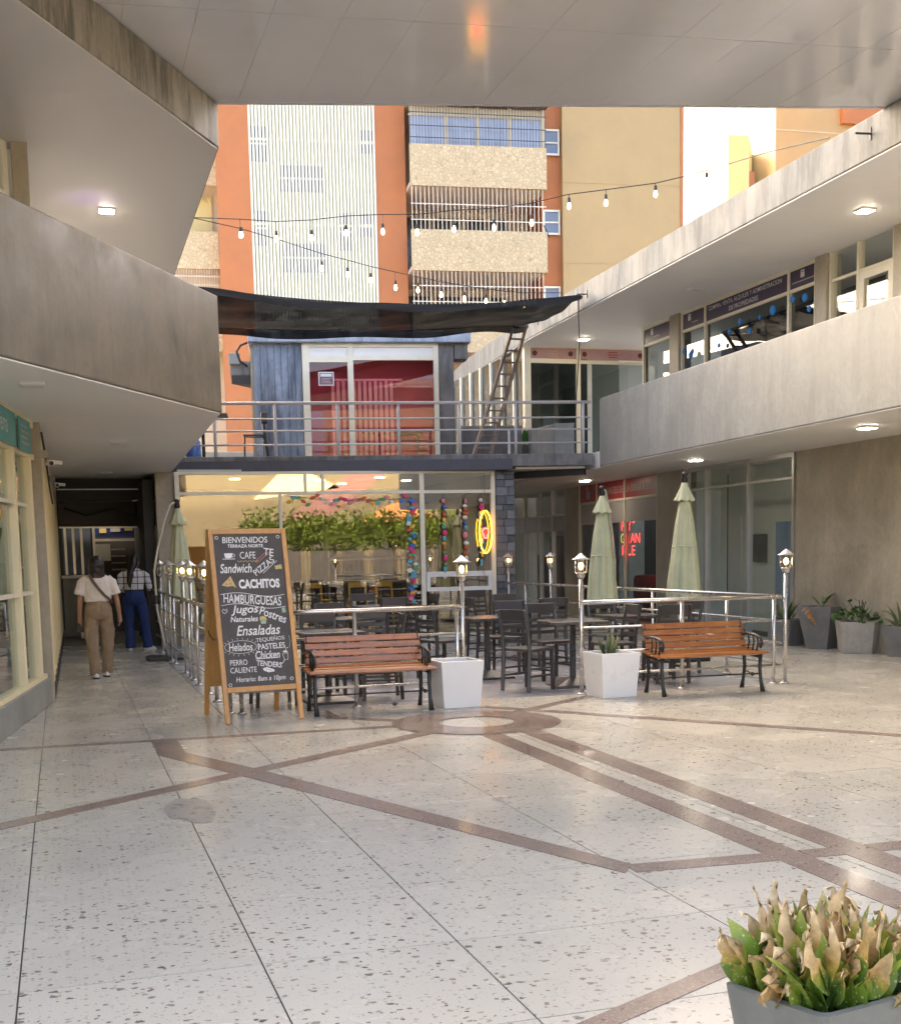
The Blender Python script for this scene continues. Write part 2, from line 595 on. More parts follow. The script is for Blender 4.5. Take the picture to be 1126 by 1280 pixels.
M['sign_text_dim'] = paint('sign_lettering_dim', (0.46, 0.42, 0.40), 0.5, 0.05)
M['skin'] = paint('skin', (0.36, 0.19, 0.115), 0.5, 0.06, 12)
M['hair'] = paint('black_hair', (0.012, 0.009, 0.008), 0.35, 0.3, 40, stretch=(1, 1, 0.1))
M['sheer'] = glass('net', (0.5, 0.5, 0.5), 0.0)

# ------------------------------------------------------------------ floor
floor = structure(MB().add([(-400, -300, -0.012), (400, -300, -0.012), (400, 500, -0.012), (-400, 500, -0.012)], [(0, 1, 2, 3)])
                  .build('ground', paint('street_asphalt', (0.075, 0.073, 0.07), 0.8, 0.15, 0.2)))
plaza = structure(MB().box(-9, -7, -0.30, 18, 31, -0.006).build('plaza_floor', M['joint']))
GX = [-3.75, -2.87, -1.99, -1.11, -0.23, 0.65, 1.43, 2.53, 3.61, 4.65, 5.60, 6.55, 7.50, 8.45, 9.40, 10.35, 11.4]
GY = [1.06, 1.94, 2.82, 3.69, 4.57, 5.46, 6.29, 7.16, 8.03, 8.90, 9.77, 10.64, 11.51, 12.14]
slab_cache = {}


def slab(x0, x1, y0, y1, z=0.0, gap=0.0035):
    w, d = round(x1 - x0 - 2 * gap, 3), round(y1 - y0 - 2 * gap, 3)
    if (w, d) not in slab_cache:
        me = MB().box(-w / 2, -d / 2, -0.02, w / 2, d / 2, 0).mesh('floor_slab')
        me.materials.append(M['terrazzo'])
        slab_cache[(w, d)] = me
    o = link('floor_slab', slab_cache[(w, d)], None, plaza)
    o.location = ((x0 + x1) / 2, (y0 + y1) / 2, z)
    return o


for i in range(len(GX) - 1):
    for j in range(len(GY) - 1):
        slab(GX[i], GX[i + 1], GY[j], GY[j + 1])
WY = [12.14, 13.1, 14.1, 15.1, 16.1, 17.3, 18.5, 20.0, 21.5, 23.2]
for j in range(len(WY) - 1):                       # walkway under the left building
    slab(-0.23, 0.65, WY[j], WY[j + 1])
    slab(0.65, 1.43, WY[j], WY[j + 1])
    slab(7.78, 9.40, WY[j], WY[j + 1])
    slab(9.40, 11.4, WY[j], WY[j + 1])
for k in range(2):
    slab(-1.11, -0.23, WY[k], WY[k + 1])
    slab(-1.99, -1.11, WY[k], WY[k + 1])
# worn grey screed inside the cafe railing
ic = MB().box(1.435, 12.147, -0.02, 7.777, 23.4, -0.001).build('cafe_screed', M['cafe_floor'], plaza)
structure(ic)
MB().box(-2.0, 23.3, -0.02, 7.9, 30, -0.002).build('back_floor', M['interior_dark'], plaza)
MB().box(-6, -6.5, -0.02, 17, 1.055, 0).build('near_floor', M['terrazzo'], plaza)
MB().box(7.95, 23.21, -0.02, 17, 30, 0).build('far_floor', M['terrazzo'], plaza)


def band(poly, z=0.003):
    return MB().prism(poly, -0.004, z).build('inlay_band', M['band'], plaza)


def strip(a, b, w, z=0.003):
    a, b = Vector((*a, 0)), Vector((*b, 0))
    n = (b - a).normalized().cross(Vector((0, 0, 1))) * w / 2
    return band([(a + n)[:2], (b + n)[:2], (b - n)[:2], (a - n)[:2]], z)


CC = (3.53, 10.56)
ring_o, ring_i = 0.77, 0.345
rv, rf = [], []
K = 64
for k in range(K):
    a = 2 * math.pi * k / K
    for r_ in (ring_i, ring_o):
        rv.append((CC[0] + r_ * math.cos(a), CC[1] + r_ * math.sin(a), 0.0062))
for k in range(K):
    rf.append((2 * k, 2 * k + 1, 2 * ((k + 1) % K) + 1, 2 * ((k + 1) % K)))
MB().add(rv, rf).build('inlay_ring', M['band'], plaza)
strip((3.40, 9.92), (3.40, 3.4), 0.185)
strip((3.775, 9.92), (3.775, 3.2), 0.20)
strip((2.56, 5.33), (3.305, 5.275), 0.15, 0.0045)
strip((3.495, 5.265), (3.673, 5.255), 0.15, 0.0045)
strip((3.877, 5.25), (7.5, 5.15), 0.15, 0.0045)
band([(2.60, 5.41), (2.50, 5.26), (1.08, 8.80), (0.655, 9.83), (0.66, 10.66), (0.86, 10.68), (0.865, 9.88), (1.27, 8.93)], 0.004)
strip((-1.6, 6.66), (2.93, 10.10), 0.15, 0.0055)
strip((-3.4, 10.78), (2.80, 10.60), 0.13, 0.0025)
strip((4.14, 11.08), (5.25, 11.92), 0.13, 0.0035)
strip((3.95, 11.58), (6.75, 7.85), 0.13, 0.0048)
band([(2.30, 12.13), (2.44, 12.13), (2.47, 11.45), (2.92, 11.03), (2.84, 10.92), (2.32, 11.38)], 0.0038)
strip((1.45, 3.50), (2.9, 4.22), 0.10, 0.0035)
# old stain on the floor: a spill with its own outline
random.seed(3)
MB().add([(0.68 + 0.17 * math.cos(a) * random.uniform(.7, 1.1), 7.62 + 0.42 * math.sin(a) * random.uniform(.7, 1.1), 0.0022)
          for a in [2 * math.pi * k / 18 for k in range(18)]], [tuple(range(18))]).build('floor_stain', paint('dried_spill', (0.30, 0.28, 0.25), 0.3, 0.2, 9), plaza)

# ------------------------------------------------------------------ canopy over the near half of the court
canopy = thing('entrance_canopy', 'large glossy grey panelled canopy roof spanning the top of the picture', 'canopy', (5, 5, 6.2))
far_l, far_r = Vector((1.80, 13.50)), Vector((8.70, 11.90))
edge_d = (far_r - far_l)


def canopy_edge(x):
    return far_l.y + (x - far_l.x) * edge_d.y / edge_d.x


def canopy_joint(x):
    return 11.42 + (x - 0.53) * (10.54 - 11.42) / (7.92 - 0.53)


xs = [-4.2 + 0.62 * i for i in range(22)]
for k in range(len(xs) - 1):
    x0, x1 = xs[k] + 0.0012, xs[k + 1] - 0.0012
    dz = random.uniform(-0.002, 0.002)
    for (f0, f1, tilt) in ((lambda x: 7.4, lambda x: canopy_joint(x) - 0.006, 0), (lambda x: canopy_joint(x) + 0.006, canopy_edge, 0)):
        MB().prism([(x0, f0(x0)), (x1, f0(x1)), (x1, f1(x1)), (x0, f1(x0))], 6.225 + dz, 6.26).build('canopy_panel', M['canopy'], canopy, W=True)
MB().prism([(-4.5, 7.35), (9.2, 7.35), (9.2, canopy_edge(9.2) + 0.02), (-4.5, canopy_edge(-4.5) + 0.02)], 6.262, 6.42).build('canopy_deck', M['canopy'], canopy, W=True)
e0 = Vector((-4.5, canopy_edge(-4.5), 6.34))
e1 = Vector((9.2, canopy_edge(9.2), 6.34))
MB().bar(e0 + Vector((0, 0.035, 0)), e1 + Vector((0, 0.035, 0)), 0.03, 0.24).build('edge_trim', M['canopy'], canopy, W=True)

# ------------------------------------------------------------------ left two-storey building
LB = thing('commercial_building', 'two-storey brown cement building with angled parapet above the covered walkway', 'building', (0, 14, 0))


def offset_path(path, d):
    out = []
    n = len(path)
    for i in range(n):
        p = Vector(path[i])
        ds = []
        if i > 0: ds.append((p - Vector(path[i - 1])).normalized())
        if i < n - 1: ds.append((Vector(path[i + 1]) - p).normalized())
        t = (ds[0] + ds[-1]).normalized()
        nn = Vector((-t.y, t.x))
        k = 1.0 / max(0.4, abs(nn.dot(Vector((-ds[0].y, ds[0].x)))))
        out.append(tuple(p + nn * d * k))
    return out


LP = [(-4.4, 2.70), (1.66, 13.02), (1.92, 22.25), (2.0, 30.0)]
LR = [(-4.3, 3.35), (1.80, 13.47), (1.90, 22.5), (1.98, 30.0)]
lin = offset_path(LP, 0.16)
MB().prism(LP + lin[::-1], 3.012, 4.18).build('parapet', M['conc_warm'], LB, bevel=0.012, W=True)
lin2 = offset_path(LP, 0.02)
MB().prism(lin2 + [(-9, 30), (-9, 2.7)], 3.0, 3.30).build('floor_slab', M['soffit'], LB, W=True)
rin = offset_path(LR, 0.20)
MB().prism(LR + rin[::-1], 5.765, 6.21).build('roof_fascia', M['conc_stain'], LB, bevel=0.012, W=True)
rin2 = offset_path(LR, 0.02)
MB().prism(rin2 + [(-9, 30), (-9, 3.35)], 5.75, 6.15).build('roof_slab', M['soffit_dimmed'], LB, W=True)
# upper storey wall set back behind the parapet: dark column, white window
Mu, Lu = Seg((-3.2, 7.6), (-0.27, 13.69))
w = MB(Mu)
w.box(0, 0, 3.3, Lu - 0.9, 0.2, 5.765)
w.build('upper_wall', M['conc_warm'], LB, W=True)
uw = MB(Mu).box(Lu - 0.88, 0.03, 3.3, Lu, 0.07, 3.36).box(Lu - 0.88, 0.03, 5.68, Lu, 0.07, 5.74).box(Lu - 0.88, 0.03, 3.36, Lu - .82, 0.07, 5.68) \
    .box(Lu - 0.10, 0.03, 3.36, Lu, 0.07, 5.68).box(Lu - 0.82, 0.03, 5.18, Lu - 0.10, 0.07, 5.24).build('window_frame', M['frame_white'], LB, W=True)
MB(Mu).box(Lu - 0.82, 0.045, 3.36, Lu - 0.10, 0.055, 5.68).build('pane', M['glass'], uw, W=True)
MB().box(-0.262, 13.72, 3.3, -0.10, 13.98, 5.764).build('column', M['conc_dark'], LB, W=True, bevel=0.01)
MB().box(-0.6, 13.985, 3.3, -0.13, 22, 5.764).build('upper_side_wall', M['soffit'], LB, W=True)
MB().box(-3.6, 14.0, 3.31, -0.65, 14.2, 5.76).build('inner_wall', M['interior'], LB, W=True)

# ground-floor shop front beside the walkway
Ms, Ls = Seg((-1.40, 5.4), (-0.20, 14.0))
ss = lambda s: Ls - 4.04 + s          # s measured as on the near reference line
MB(Ms).box(0, -0.03, 0, Ls - 0.01, 0.16, 0.28).build('knee_wall', M['conc_light'], LB, W=True, bevel=0.008)
fr = MB(Ms)
fr.box(0, 0, 2.93, Ls - 0.02, 0.09, 3.008)
fr.box(0, 0.01, 2.60, Ls - 0.02, 0.08, 2.655)
fr.box(0, 0.0, 0.281, Ls - 0.02, 0.10, 0.33)
for s0, s1 in ((0.05, 0.2), (1.6, 1.75), (3.2, 3.35), (ss(2.50), ss(2.86)), (ss(3.42), ss(3.84))):
    c = (s0 + s1) / 2
    fr.box(c - 0.055, -0.012, 0.331, c + 0.055, 0.08, 2.599)
    fr.box(c - 0.055, -0.012, 2.656, c + 0.055, 0.08, 2.929)
shopw = fr.build('shop_window_frame', M['frame_warm_lit'], LB, W=True)
MB(Ms).box(0, -0.004, 2.08, ss(3.4), 0.035, 2.115).build('push_bar', M['frame_white'], shopw, W=True)
MB(Ms).box(0, -0.004, 1.20, ss(3.4), 0.035, 1.24).build('push_bar', M['frame_white'], shopw, W=True)
MB(Ms).box(0.01, 0.05, 0.33, Ls - 0.03, 0.058, 2.60).build('pane', glass('shop_glass_left', (0.80, 0.88, 0.85), 0.12), shopw, W=True)
tp = MB(Ms).box(0.02, -0.03, 2.63, ss(2.78), -0.014, 2.95).build('sign_panel', M['teal_sign'], LB, W=True)
tp2 = MB(Ms).box(ss(2.98), -0.03, 2.63, ss(3.62), -0.014, 2.95).build('sign_panel', M['teal_sign'], LB, W=True)
put_text('sign_lettering', 'ena', M['sign_text'], tp, Ms, ss(2.16), -0.034, 2.785, height=0.12)
for i_ in range(4):
    MB(Ms).box(ss(3.06), -0.034, 2.70 + i_ * .055, ss(3.5 - .1 * (i_ % 2)), -0.031, 2.72 + i_ * .055).build('sign_line', M['sign_text_dim'], tp2, W=True)
MB(Ms).box(0, 1.9, 0, Ls, 2.0, 3.01).build('shop_back_wall', M['interior'], LB, W=True)
MB(Ms).box(0, 0.17, -0.002, Ls, 1.9, 0.004).build('shop_floor', M['cafe_floor'], LB, W=True)
MB(Ms).box(1.0, 1.2, 0.004, Ls - 1.0, 1.75, 0.95).build('shop_counter', paint('counter_yellow', (0.50, 0.36, 0.12), 0.5), LB, W=True)
MB(Ms).box(0.6, 1.62, 1.2, Ls - 0.6, 1.88, 1.25).box(0.6, 1.62, 1.7, Ls - 0.6, 1.88, 1.75).box(.6, 1.6, 2.2, Ls - .6, 1.88, 2.5).build('shop_shelf', M['interior_dark'], LB, W=True)
MB().box(-0.36, 14.02, 0, -0.14, 14.32, 3.008).build('column', M['conc_dark'], LB, W=True, bevel=0.01)
# tall cream shutters along the walkway
Mw, Lw = Seg((-0.15, 14.34), (-0.02, 26.0))
MB(Mw).box(0, 0.14, 0, Lw, 0.3, 3.0).build('walkway_wall', M['conc_dark'], LB, W=True)
MB(Mw).box(0, -0.01, 0, Lw, 0.13, 0.12).build('skirting', M['dark_paint'], LB, W=True)
for k in range(13):
    s0 = 0.05 + k * 0.88
    f = MB(Mw).box(s0, 0.0, 0.13, s0 + 0.09, 0.12, 2.95).box(s0 + 0.74, 0.0, 0.13, s0 + 0.83, 0.12, 2.95).box(s0 + 0.09, 0.01, 2.5, s0 + 0.74, 0.11, 2.58) \
        .box(s0 + 0.09, 0.01, 0.13, s0 + 0.74, 0.11, 0.25).build('shutter_frame', M['frame_warm_lit'], LB, W=True)
    MB(Mw).box(s0 + 0.092, 0.10, 0.252, s0 + 0.738, 0.118, 2.498).build('shutter_panel', M['frame_warm_lit'] if k % 3 else M['interior'], f, W=True)
MB(Mw).tube([(0.1, -0.02, 2.93), (1.2, -0.03, 2.75), (2.6, -0.03, 2.52), (4.5, -0.03, 2.35)], 0.012, 6).build('cable', M['wire'], LB, W=True)
# dark end of the walkway
MB().box(-0.02, 23.6, 2.62, 1.9, 23.9, 3.01).build('lintel', M['dark_paint'], LB, W=True)
MB().box(-0.02, 24.4, 2.16, 1.9, 24.7, 2.62).build('duct', M['interior_dark'], LB, W=True, bevel=0.03)
MB().bar((0.0, 23.55, 2.80), (1.45, 23.55, 2.80), 0.03, 0.02).bar((0.0, 24.35, 2.14), (1.45, 24.35, 2.13), 0.03, 0.03).build('conduit', M['alu'], LB, W=True)
MB().tube([(0.1, 24.3, 2.5), (0.5, 24.28, 2.36), (1.0, 24.3, 2.48), (1.5, 24.32, 2.30), (1.62, 24.2, 2.85)], 0.02, 6).build('cable', M['wire'], LB, W=True)
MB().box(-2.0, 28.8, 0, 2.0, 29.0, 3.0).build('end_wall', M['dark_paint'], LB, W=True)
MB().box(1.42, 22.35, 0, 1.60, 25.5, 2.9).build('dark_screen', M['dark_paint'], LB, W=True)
MB().box(1.62, 22.0, 0, 1.94, 22.3, 3.0).build('column', M['conc_dark'], LB, W=True)

# kiosk counter at the end of the walkway
ki = thing('kiosk', 'dim snack kiosk with counter and blue sign at the end of the walkway', 'kiosk', (0.6, 26, 0))
MB().box(0.02, 25.7, 0, 0.72, 26.2, 1.17).build('counter', M['conc_light'], ki, W=True)
MB().box(0.0, 25.64, 1.171, 0.75, 26.25, 1.22).build('counter_top', M['white'], ki, W=True)
MB().box(0.66, 27.2, 0, 1.62, 27.3, 2.3).build('back_panel', M['interior_dark'], ki, W=True)
kb = MB().box(0.70, 26.4, 1.98, 1.52, 26.46, 2.26).build('sign_board', M['blue_sign'], ki, W=True)
Mk, _ = Seg((0.70, 26.39), (1.52, 26.39))
for i_, (a_, b_) in enumerate(((0.08, 0.22), (0.30, 0.50), (0.58, 0.74))):
    MB(Mk).box(a_, -0.006, 2.07 + .02 * i_, b_, -0.003, 2.16).build('sign_mark', M['chalk_yellow'] if i_ != 1 else M['sign_text_dim'], kb, W=True)
fk = MB().box(0.64, 26.38, 0.0, 0.69, 26.47, 2.32).box(1.53, 26.38, 0.0, 1.60, 26.47, 2.32).box(0.69, 26.38, 2.27, 1.53, 26.47, 2.32).box(0.69, 26.38, 1.90, 1.53, 26.47, 1.95)
fk.build('door_frame', M['alu'], ki, W=True)
MB().box(0.70, 26.9, 1.50, 1.0, 26.95, 1.85).build('poster', M['white'], ki, W=True)
for i in range(4):
    MB().box(1.02, 26.9, 1.30 + i * 0.14, 1.3, 27.1, 1.33 + i * 0.14).build('shelf', M['sign_text_dim'], ki, W=True)
for i, x in enumerate((0.08, 0.24, 0.40)):
    MB().box(x, 26.6, 1.23, x + 0.05, 26.66, 2.2).build('curtain_rail', M['alu'] if i else M['frame_white'], ki, W=True)
MB().box(0.05, 26.9, 1.23, 0.62, 26.93, 2.2).build('back_curtain', paint('blue_grey_curtain', (0.11, 0.13, 0.18), 0.7), ki, W=True)
MB().box(0.78, 26.2, 2.50, 0.92, 26.3, 2.52).build('light_strip', M['downlight'], ki, W=True)
MB().box(0.30, 24.7, 0.03, 0.62, 25.0, 0.14).build('tray', M['white'], ki, W=True)

# ------------------------------------------------------------------ cafe with coated glass front and terrace slab
CF = thing('cafe_building', 'glass-fronted cafe under the terrace with stone pillar and navy beam', 'cafe', (4.7, 21.7, 0))
Mc, Lc = Seg((1.96, 21.88), (7.56, 21.46))
fr = MB(Mc)
fr.box(-0.03, -0.03, 0, 0.05, 0.06, 3.0)
fr.box(0.05, -0.03, 2.95, 5.58, 0.06, 3.0)
fr.box(5.58, -0.03, 0, 5.66, 0.06, 3.0)
fr.box(0.05, -0.03, 2.60, 5.58, 0.06, 2.655)
fr.box(1.74, -0.028, 0, 1.79, 0.058, 2.60)
fr.box(2.19, -0.028, 2.656, 2.24, 0.058, 2.949)
fr.box(2.50, -0.028, 2.656, 2.55, 0.058, 2.949)
fr.box(4.26, -0.028, 0, 4.34, 0.058, 2.599)
fr.box(4.26, -0.028, 2.656, 4.34, 0.058, 2.949)
fr.box(0.05, -0.028, 0.0, 5.58, 0.058, 0.06)
fr.build('window_frame', M['frame_white'], CF, W=True)
sl = MB(Mc).box(4.35, -0.06, 1.10, 5.57, 0.07, 1.19).box(4.35, -0.06, 0.84, 5.57, 0.07, 0.91).box(4.35, -0.055, 0.911, 4.42, 0.065, 1.099).box(5.50, -0.055, 0.911, 5.57, 0.065, 1.099)
sl.build('sill_frame', M['white'], CF, W=True)
k = 0
for s0, s1, z0, z1 in ((0.05, 1.74, 0.06, 2.60), (1.79, 4.26, 0.06, 2.60), (4.34, 5.58, 1.19, 2.60), (4.34, 5.58, 0.06, 0.84), (4.42, 5.50, 0.91, 1.10),
                       (0.05, 2.19, 2.656, 2.949), (2.24, 2.50, 2.656, 2.949), (2.55, 4.26, 2.656, 2.949), (4.34, 5.58, 2.656, 2.949)):
    MB(Mc).box(s0, 0.01, z0, s1, 0.018, z1).build('pane', M['glass_cafe'], CF, W=True)
# rough stone pillar, stone by stone
random.seed(11)
px0, px1 = 5.67, 6.02
MB(Mc).box(px0 + 0.015, 0.0, 0, px1 - 0.015, 0.34, 2.98).build('pillar_core', M['dark_paint'], CF, W=True)
stone = [paint('stone_%d' % i, c, 0.8, 0.2, 8, bstr=0.4, bscale=25) for i, c in enumerate([(0.15, 0.155, 0.17), (0.20, 0.205, 0.215), (0.115, 0.12, 0.13)])]
z = 0.0
row = 0
while z < 2.95:
    h = min(random.choice((0.10, 0.13, 0.16)), 2.97 - z)
    cut = px0 + (px1 - px0) * random.uniform(0.35, 0.68)
    for a, b_ in ((px0, cut), (cut, px1)):
        d = random.uniform(0.0, 0.035)
        MB(Mc).box(a + 0.004, -0.035 - d, z + 0.004, b_ - 0.004, 0.02, z + h - 0.004).build('stone', stone[random.randrange(3)], CF, W=True, bevel=0.006)
    MB(Mc).box(px1 - 0.02, 0.03, z + 0.004, px1 + 0.01 + random.uniform(0, .02), 0.33, z + h - 0.004).build('stone', stone[random.randrange(3)], CF, W=True, bevel=0.006)
    z += h
    row += 1
# terrace slab
TS = [(1.95, 22.25), (7.95, 21.22), (9.35, 20.98), (9.5, 31), (1.98, 31)]
MB().prism(TS, 3.06, 3.28).build('terrace_slab', M['conc_old'], CF, W=True, bevel=0.015)
MB().prism([(1.9, 22.21), (7.85, 21.17), (7.9, 21.45), (1.95, 22.5)], 2.995, 3.195).build('navy_beam', M['navy'], CF, W=True, bevel=0.006)
MB().prism([(8.0, 21.40), (9.25, 21.15), (9.3, 26), (8.0, 26)], 3.02, 3.058).build('slab_soffit', M['soffit'], CF, W=True)
MB().bar((7.98, 22.3, 2.94), (9.30, 21.25, 2.97), 0.14, 0.12).build('diagonal_beam', M['dark_paint'], CF, W=True)
# room behind the glass
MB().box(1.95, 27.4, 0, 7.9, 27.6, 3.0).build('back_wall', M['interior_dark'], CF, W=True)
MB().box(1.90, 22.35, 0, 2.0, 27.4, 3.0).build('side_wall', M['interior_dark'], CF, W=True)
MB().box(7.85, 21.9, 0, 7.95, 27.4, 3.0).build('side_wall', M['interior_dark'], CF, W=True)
MB().box(2.0, 22.0, 2.99, 7.85, 27.4, 3.05).build('room_ceiling', M['interior'], CF, W=True)
for x, y in ((5.9, 23.2), (6.7, 24.2), (4.9, 24.0), (5.6, 25.2), (3.2, 23.6)):
    MB().lathe([(0.09, -0.012), (0.1, 0)], (x, y, 2.985), 12).build('recessed_light', M['lamp_bulb'], CF, W=True)
sh = MB().box(5.6, 26.9, 0.9, 7.4, 27.3, 0.95).box(5.6, 26.9, 1.4, 7.4, 27.3, 1.45).box(5.6, 26.9, 1.9, 7.4, 27.3, 1.95).box(5.6, 26.9, 0, 5.65, 27.3, 2.2).box(7.4, 26.9, 0, 7.45, 27.3, 2.2)
sh.build('display_shelf', M['interior'], CF, W=True)
MB().box(2.1, 26.4, 0.0, 4.6, 27.0, 1.05).build('bar_counter', paint('bar_front', (0.22, 0.13, 0.07), 0.5), CF, W=True)
MB().box(2.3, 25.2, 0.9, 2.9, 25.7, 1.25).box(2.3, 25.2, 0.0, 2.9, 25.7, 0.85).build('glass_fridge', paint('teal_fridge', (0.18, 0.35, 0.36), 0.3), CF, W=True)

# yellow metal stools and dark tables seen through the glass
yellow = paint('yellow_powder_coat', (0.85, 0.46, 0.03), 0.35, 0.06)


def stool(x, y, rz, label):
    t = thing('stool', label, 'stool', (x, y, 0), rz, 'yellow metal stools inside the cafe')
    MB().box(-0.17, -0.17, 0.70, 0.17, 0.17, 0.73).build('seat', yellow, t, bevel=0.02)
    for sx in (-1, 1):
        for sy in (-1, 1):
            MB().bar((sx * 0.15, sy * 0.15, 0.70), (sx * 0.21, sy * 0.21, 0), 0.05, 0.03).build('leg', yellow, t)
    MB().bar((-0.18, -0.18, 0.3), (0.18, -0.18, 0.3), 0.03, 0.03).bar((-0.18, 0.18, 0.3), (0.18, 0.18, 0.3), 0.03, 0.03).build('footrest', yellow, t)
    MB().bar((-0.15, 0.16, 0.72), (-0.15, 0.19, 1.0), 0.04, 0.02).bar((0.15, 0.16, 0.72), (0.15, 0.19, 1.0), 0.04, 0.02).box(-0.16, 0.175, 0.93, 0.16, 0.2, 1.02).build('backrest', yellow, t)


stool(3.75, 22.15, 0.1, 'yellow metal stool inside the cafe beside the narrow window post')
stool(4.45, 22.25, 0.3, 'yellow metal stool inside the cafe, left of the middle pair')
stool(5.15, 22.1, -0.2, 'yellow metal stool inside the cafe behind the middle of the railing')
stool(5.72, 22.15, 0.1, 'yellow metal stool inside the cafe beside the paper garland')


def garland_piece(mb, s, z, w, h, rot):
    c, s_ = math.cos(rot), math.sin(rot)
    pts = []
    for k in range(8):
        a = 2 * math.pi * k / 8
        r_ = 1.0 if k % 2 == 0 else 0.72
        x, y = math.cos(a) * w * r_, math.sin(a) * h * r_
        pts.append((s + x * c - y * s_, z + x * s_ + y * c))
    n = len(pts)
    mb.add([(p[0], -0.050, p[1]) for p in pts] + [(p[0], -0.046, p[1]) for p in pts],
           [tuple(range(n))[::-1], tuple(range(n, 2 * n))] + [(i, (i + 1) % n, n + (i + 1) % n, n + i) for i in range(n)])


papers = [paint('paper_%d' % i, c, 0.8, 0.05) for i, c in enumerate([(0.75, 0.06, 0.22), (0.85, 0.25, 0.32), (0.06, 0.16, 0.60), (0.10, 0.42, 0.16), (0.80, 0.50, 0.08), (0.85, 0.80, 0.70), (0.70, 0.14, 0.06), (0.12, 0.45, 0.55)])]
ga = thing('paper_garland', 'colourful paper heart garland on the cafe glass, across the top and down the post', 'garland', tuple(Mc @ Vector((3, 0.1, 2.5))))
MB(Mc).tube([(1.85, -.048, 2.58), (2.6, -.048, 2.50), (3.4, -.048, 2.48), (4.12, -.048, 2.52)], 0.004, 5).tube([(4.10, -.048, 2.55), (4.10, -.048, 0.5)], 0.004, 5).build('string', M['wire'], ga, W=True)
random.seed(21)
for k in range(26):
    s = 1.92 + k * 0.083
    mb = MB(Mc)
    garland_piece(mb, s, 2.50 + 0.05 * math.sin(k * 1.3) + random.uniform(-.04, .03), 0.06, 0.036, random.uniform(-.6, .6))
    mb.build('paper_piece', random.choice(papers), ga, W=True)
for k in range(34):
    mb = MB(Mc)
    garland_piece(mb, 4.10 + random.uniform(-.06, .06), 2.46 - k * 0.056, random.uniform(.05, .085), random.uniform(.03, .05), random.uniform(-.7, .7))
    mb.build('paper_piece', random.choice(papers), ga, W=True)
for gi, (s, zt, zb, lab) in enumerate(((4.69, 2.55, 1.15, 'bead mobile hanging at the cafe window beside the window post'), (5.08, 2.55, 1.45, 'bead mobile hanging at the middle of the right cafe window'),
                                       (5.38, 2.55, 1.30, 'bead mobile hanging behind the yellow neon oval'))):
    t = thing('bead_mobile', lab, 'mobile', tuple(Mc @ Vector((s, -0.07, zb))), 0, 'bead mobiles in the cafe window')
    MB(Mc).tube([(s, -0.07, zt + .04), (s, -0.07, zb)], 0.005, 5).build('string', M['wire'], t, W=True)
    z = zt - 0.05
    while z > zb:
        h = random.uniform(0.05, 0.12)
        wd = random.uniform(0.02, 0.05)
        MB(Mc).lathe([(wd * .4, -h / 2), (wd, -h / 4), (wd, h / 4), (wd * .4, h / 2)], (s + random.uniform(-.015, .015), -0.07, z - h / 2), 8).build('bead', random.choice(papers), t, W=True)
        z -= h + random.uniform(0.005, 0.05)
ne = thing('neon_ring', 'glowing yellow oval neon ring with red heart in the cafe window', 'neon sign', tuple(Mc @ Vector((5.45, 0.05, 1.5))))
MB(Mc).tube([(5.45 + 0.115 * math.cos(a), -0.10, 1.89 + 0.38 * math.sin(a)) for a in [2 * math.pi * k / 40 for k in range(40)]], 0.014, 8, closed=True).build('yellow_tube', M['neon_yellow'], ne, W=True, smooth=True)
MB(Mc).tube([(5.45 + 0.05 * math.cos(a) * (1 + .3 * math.sin(3 * a)), -0.10, 1.87 + 0.09 * math.sin(a)) for a in [2 * math.pi * k / 20 for k in range(20)]], 0.012, 6, closed=True).build('red_tube', M['neon_red'], ne, W=True, smooth=True)
MB(Mc).tube([(5.45, -0.10, 2.27), (5.44, -0.08, 2.94)], 0.004, 5).build('cord', M['wire'], ne, W=True)
MB(Mc).tube([(5.45, -0.10, 1.51), (5.40, -0.08, 1.2), (5.47, -0.08, 0.95)], 0.004, 5).build('cord', M['wire'], ne, W=True)

# ------------------------------------------------------------------ terrace railing
TR = thing('terrace_railing', 'grey metal railing along the edge of the upper terrace', 'railing', (5.5, 21.6, 3.28))
Mt, Lt = Seg((1.95, 22.30), (9.33, 21.03))
post_s = [0.75, 1.80, 2.90, 3.98, 5.08, 6.10, 7.35]
for s in post_s:
    MB(Mt).tube([(s, 0.03, 3.28), (s, 0.03, 4.19)], 0.028, 10).build('post', M['rail_paint'], TR, W=True, smooth=True)
for z, r_ in ((4.20, 0.028), (3.93, 0.016), (3.72, 0.016), (3.48, 0.016)):
    MB(Mt).tube([(0.05, 0.03, z), (Lt, 0.03, z)], r_, 8).build('rail', M['rail_paint'], TR, W=True, smooth=True)
MB(Mt).tube([(5.98, 0.05, 3.28), (5.98, 0.05, 3.72)], 0.022, 8).build('short_post', M['rail_paint'], TR, W=True)

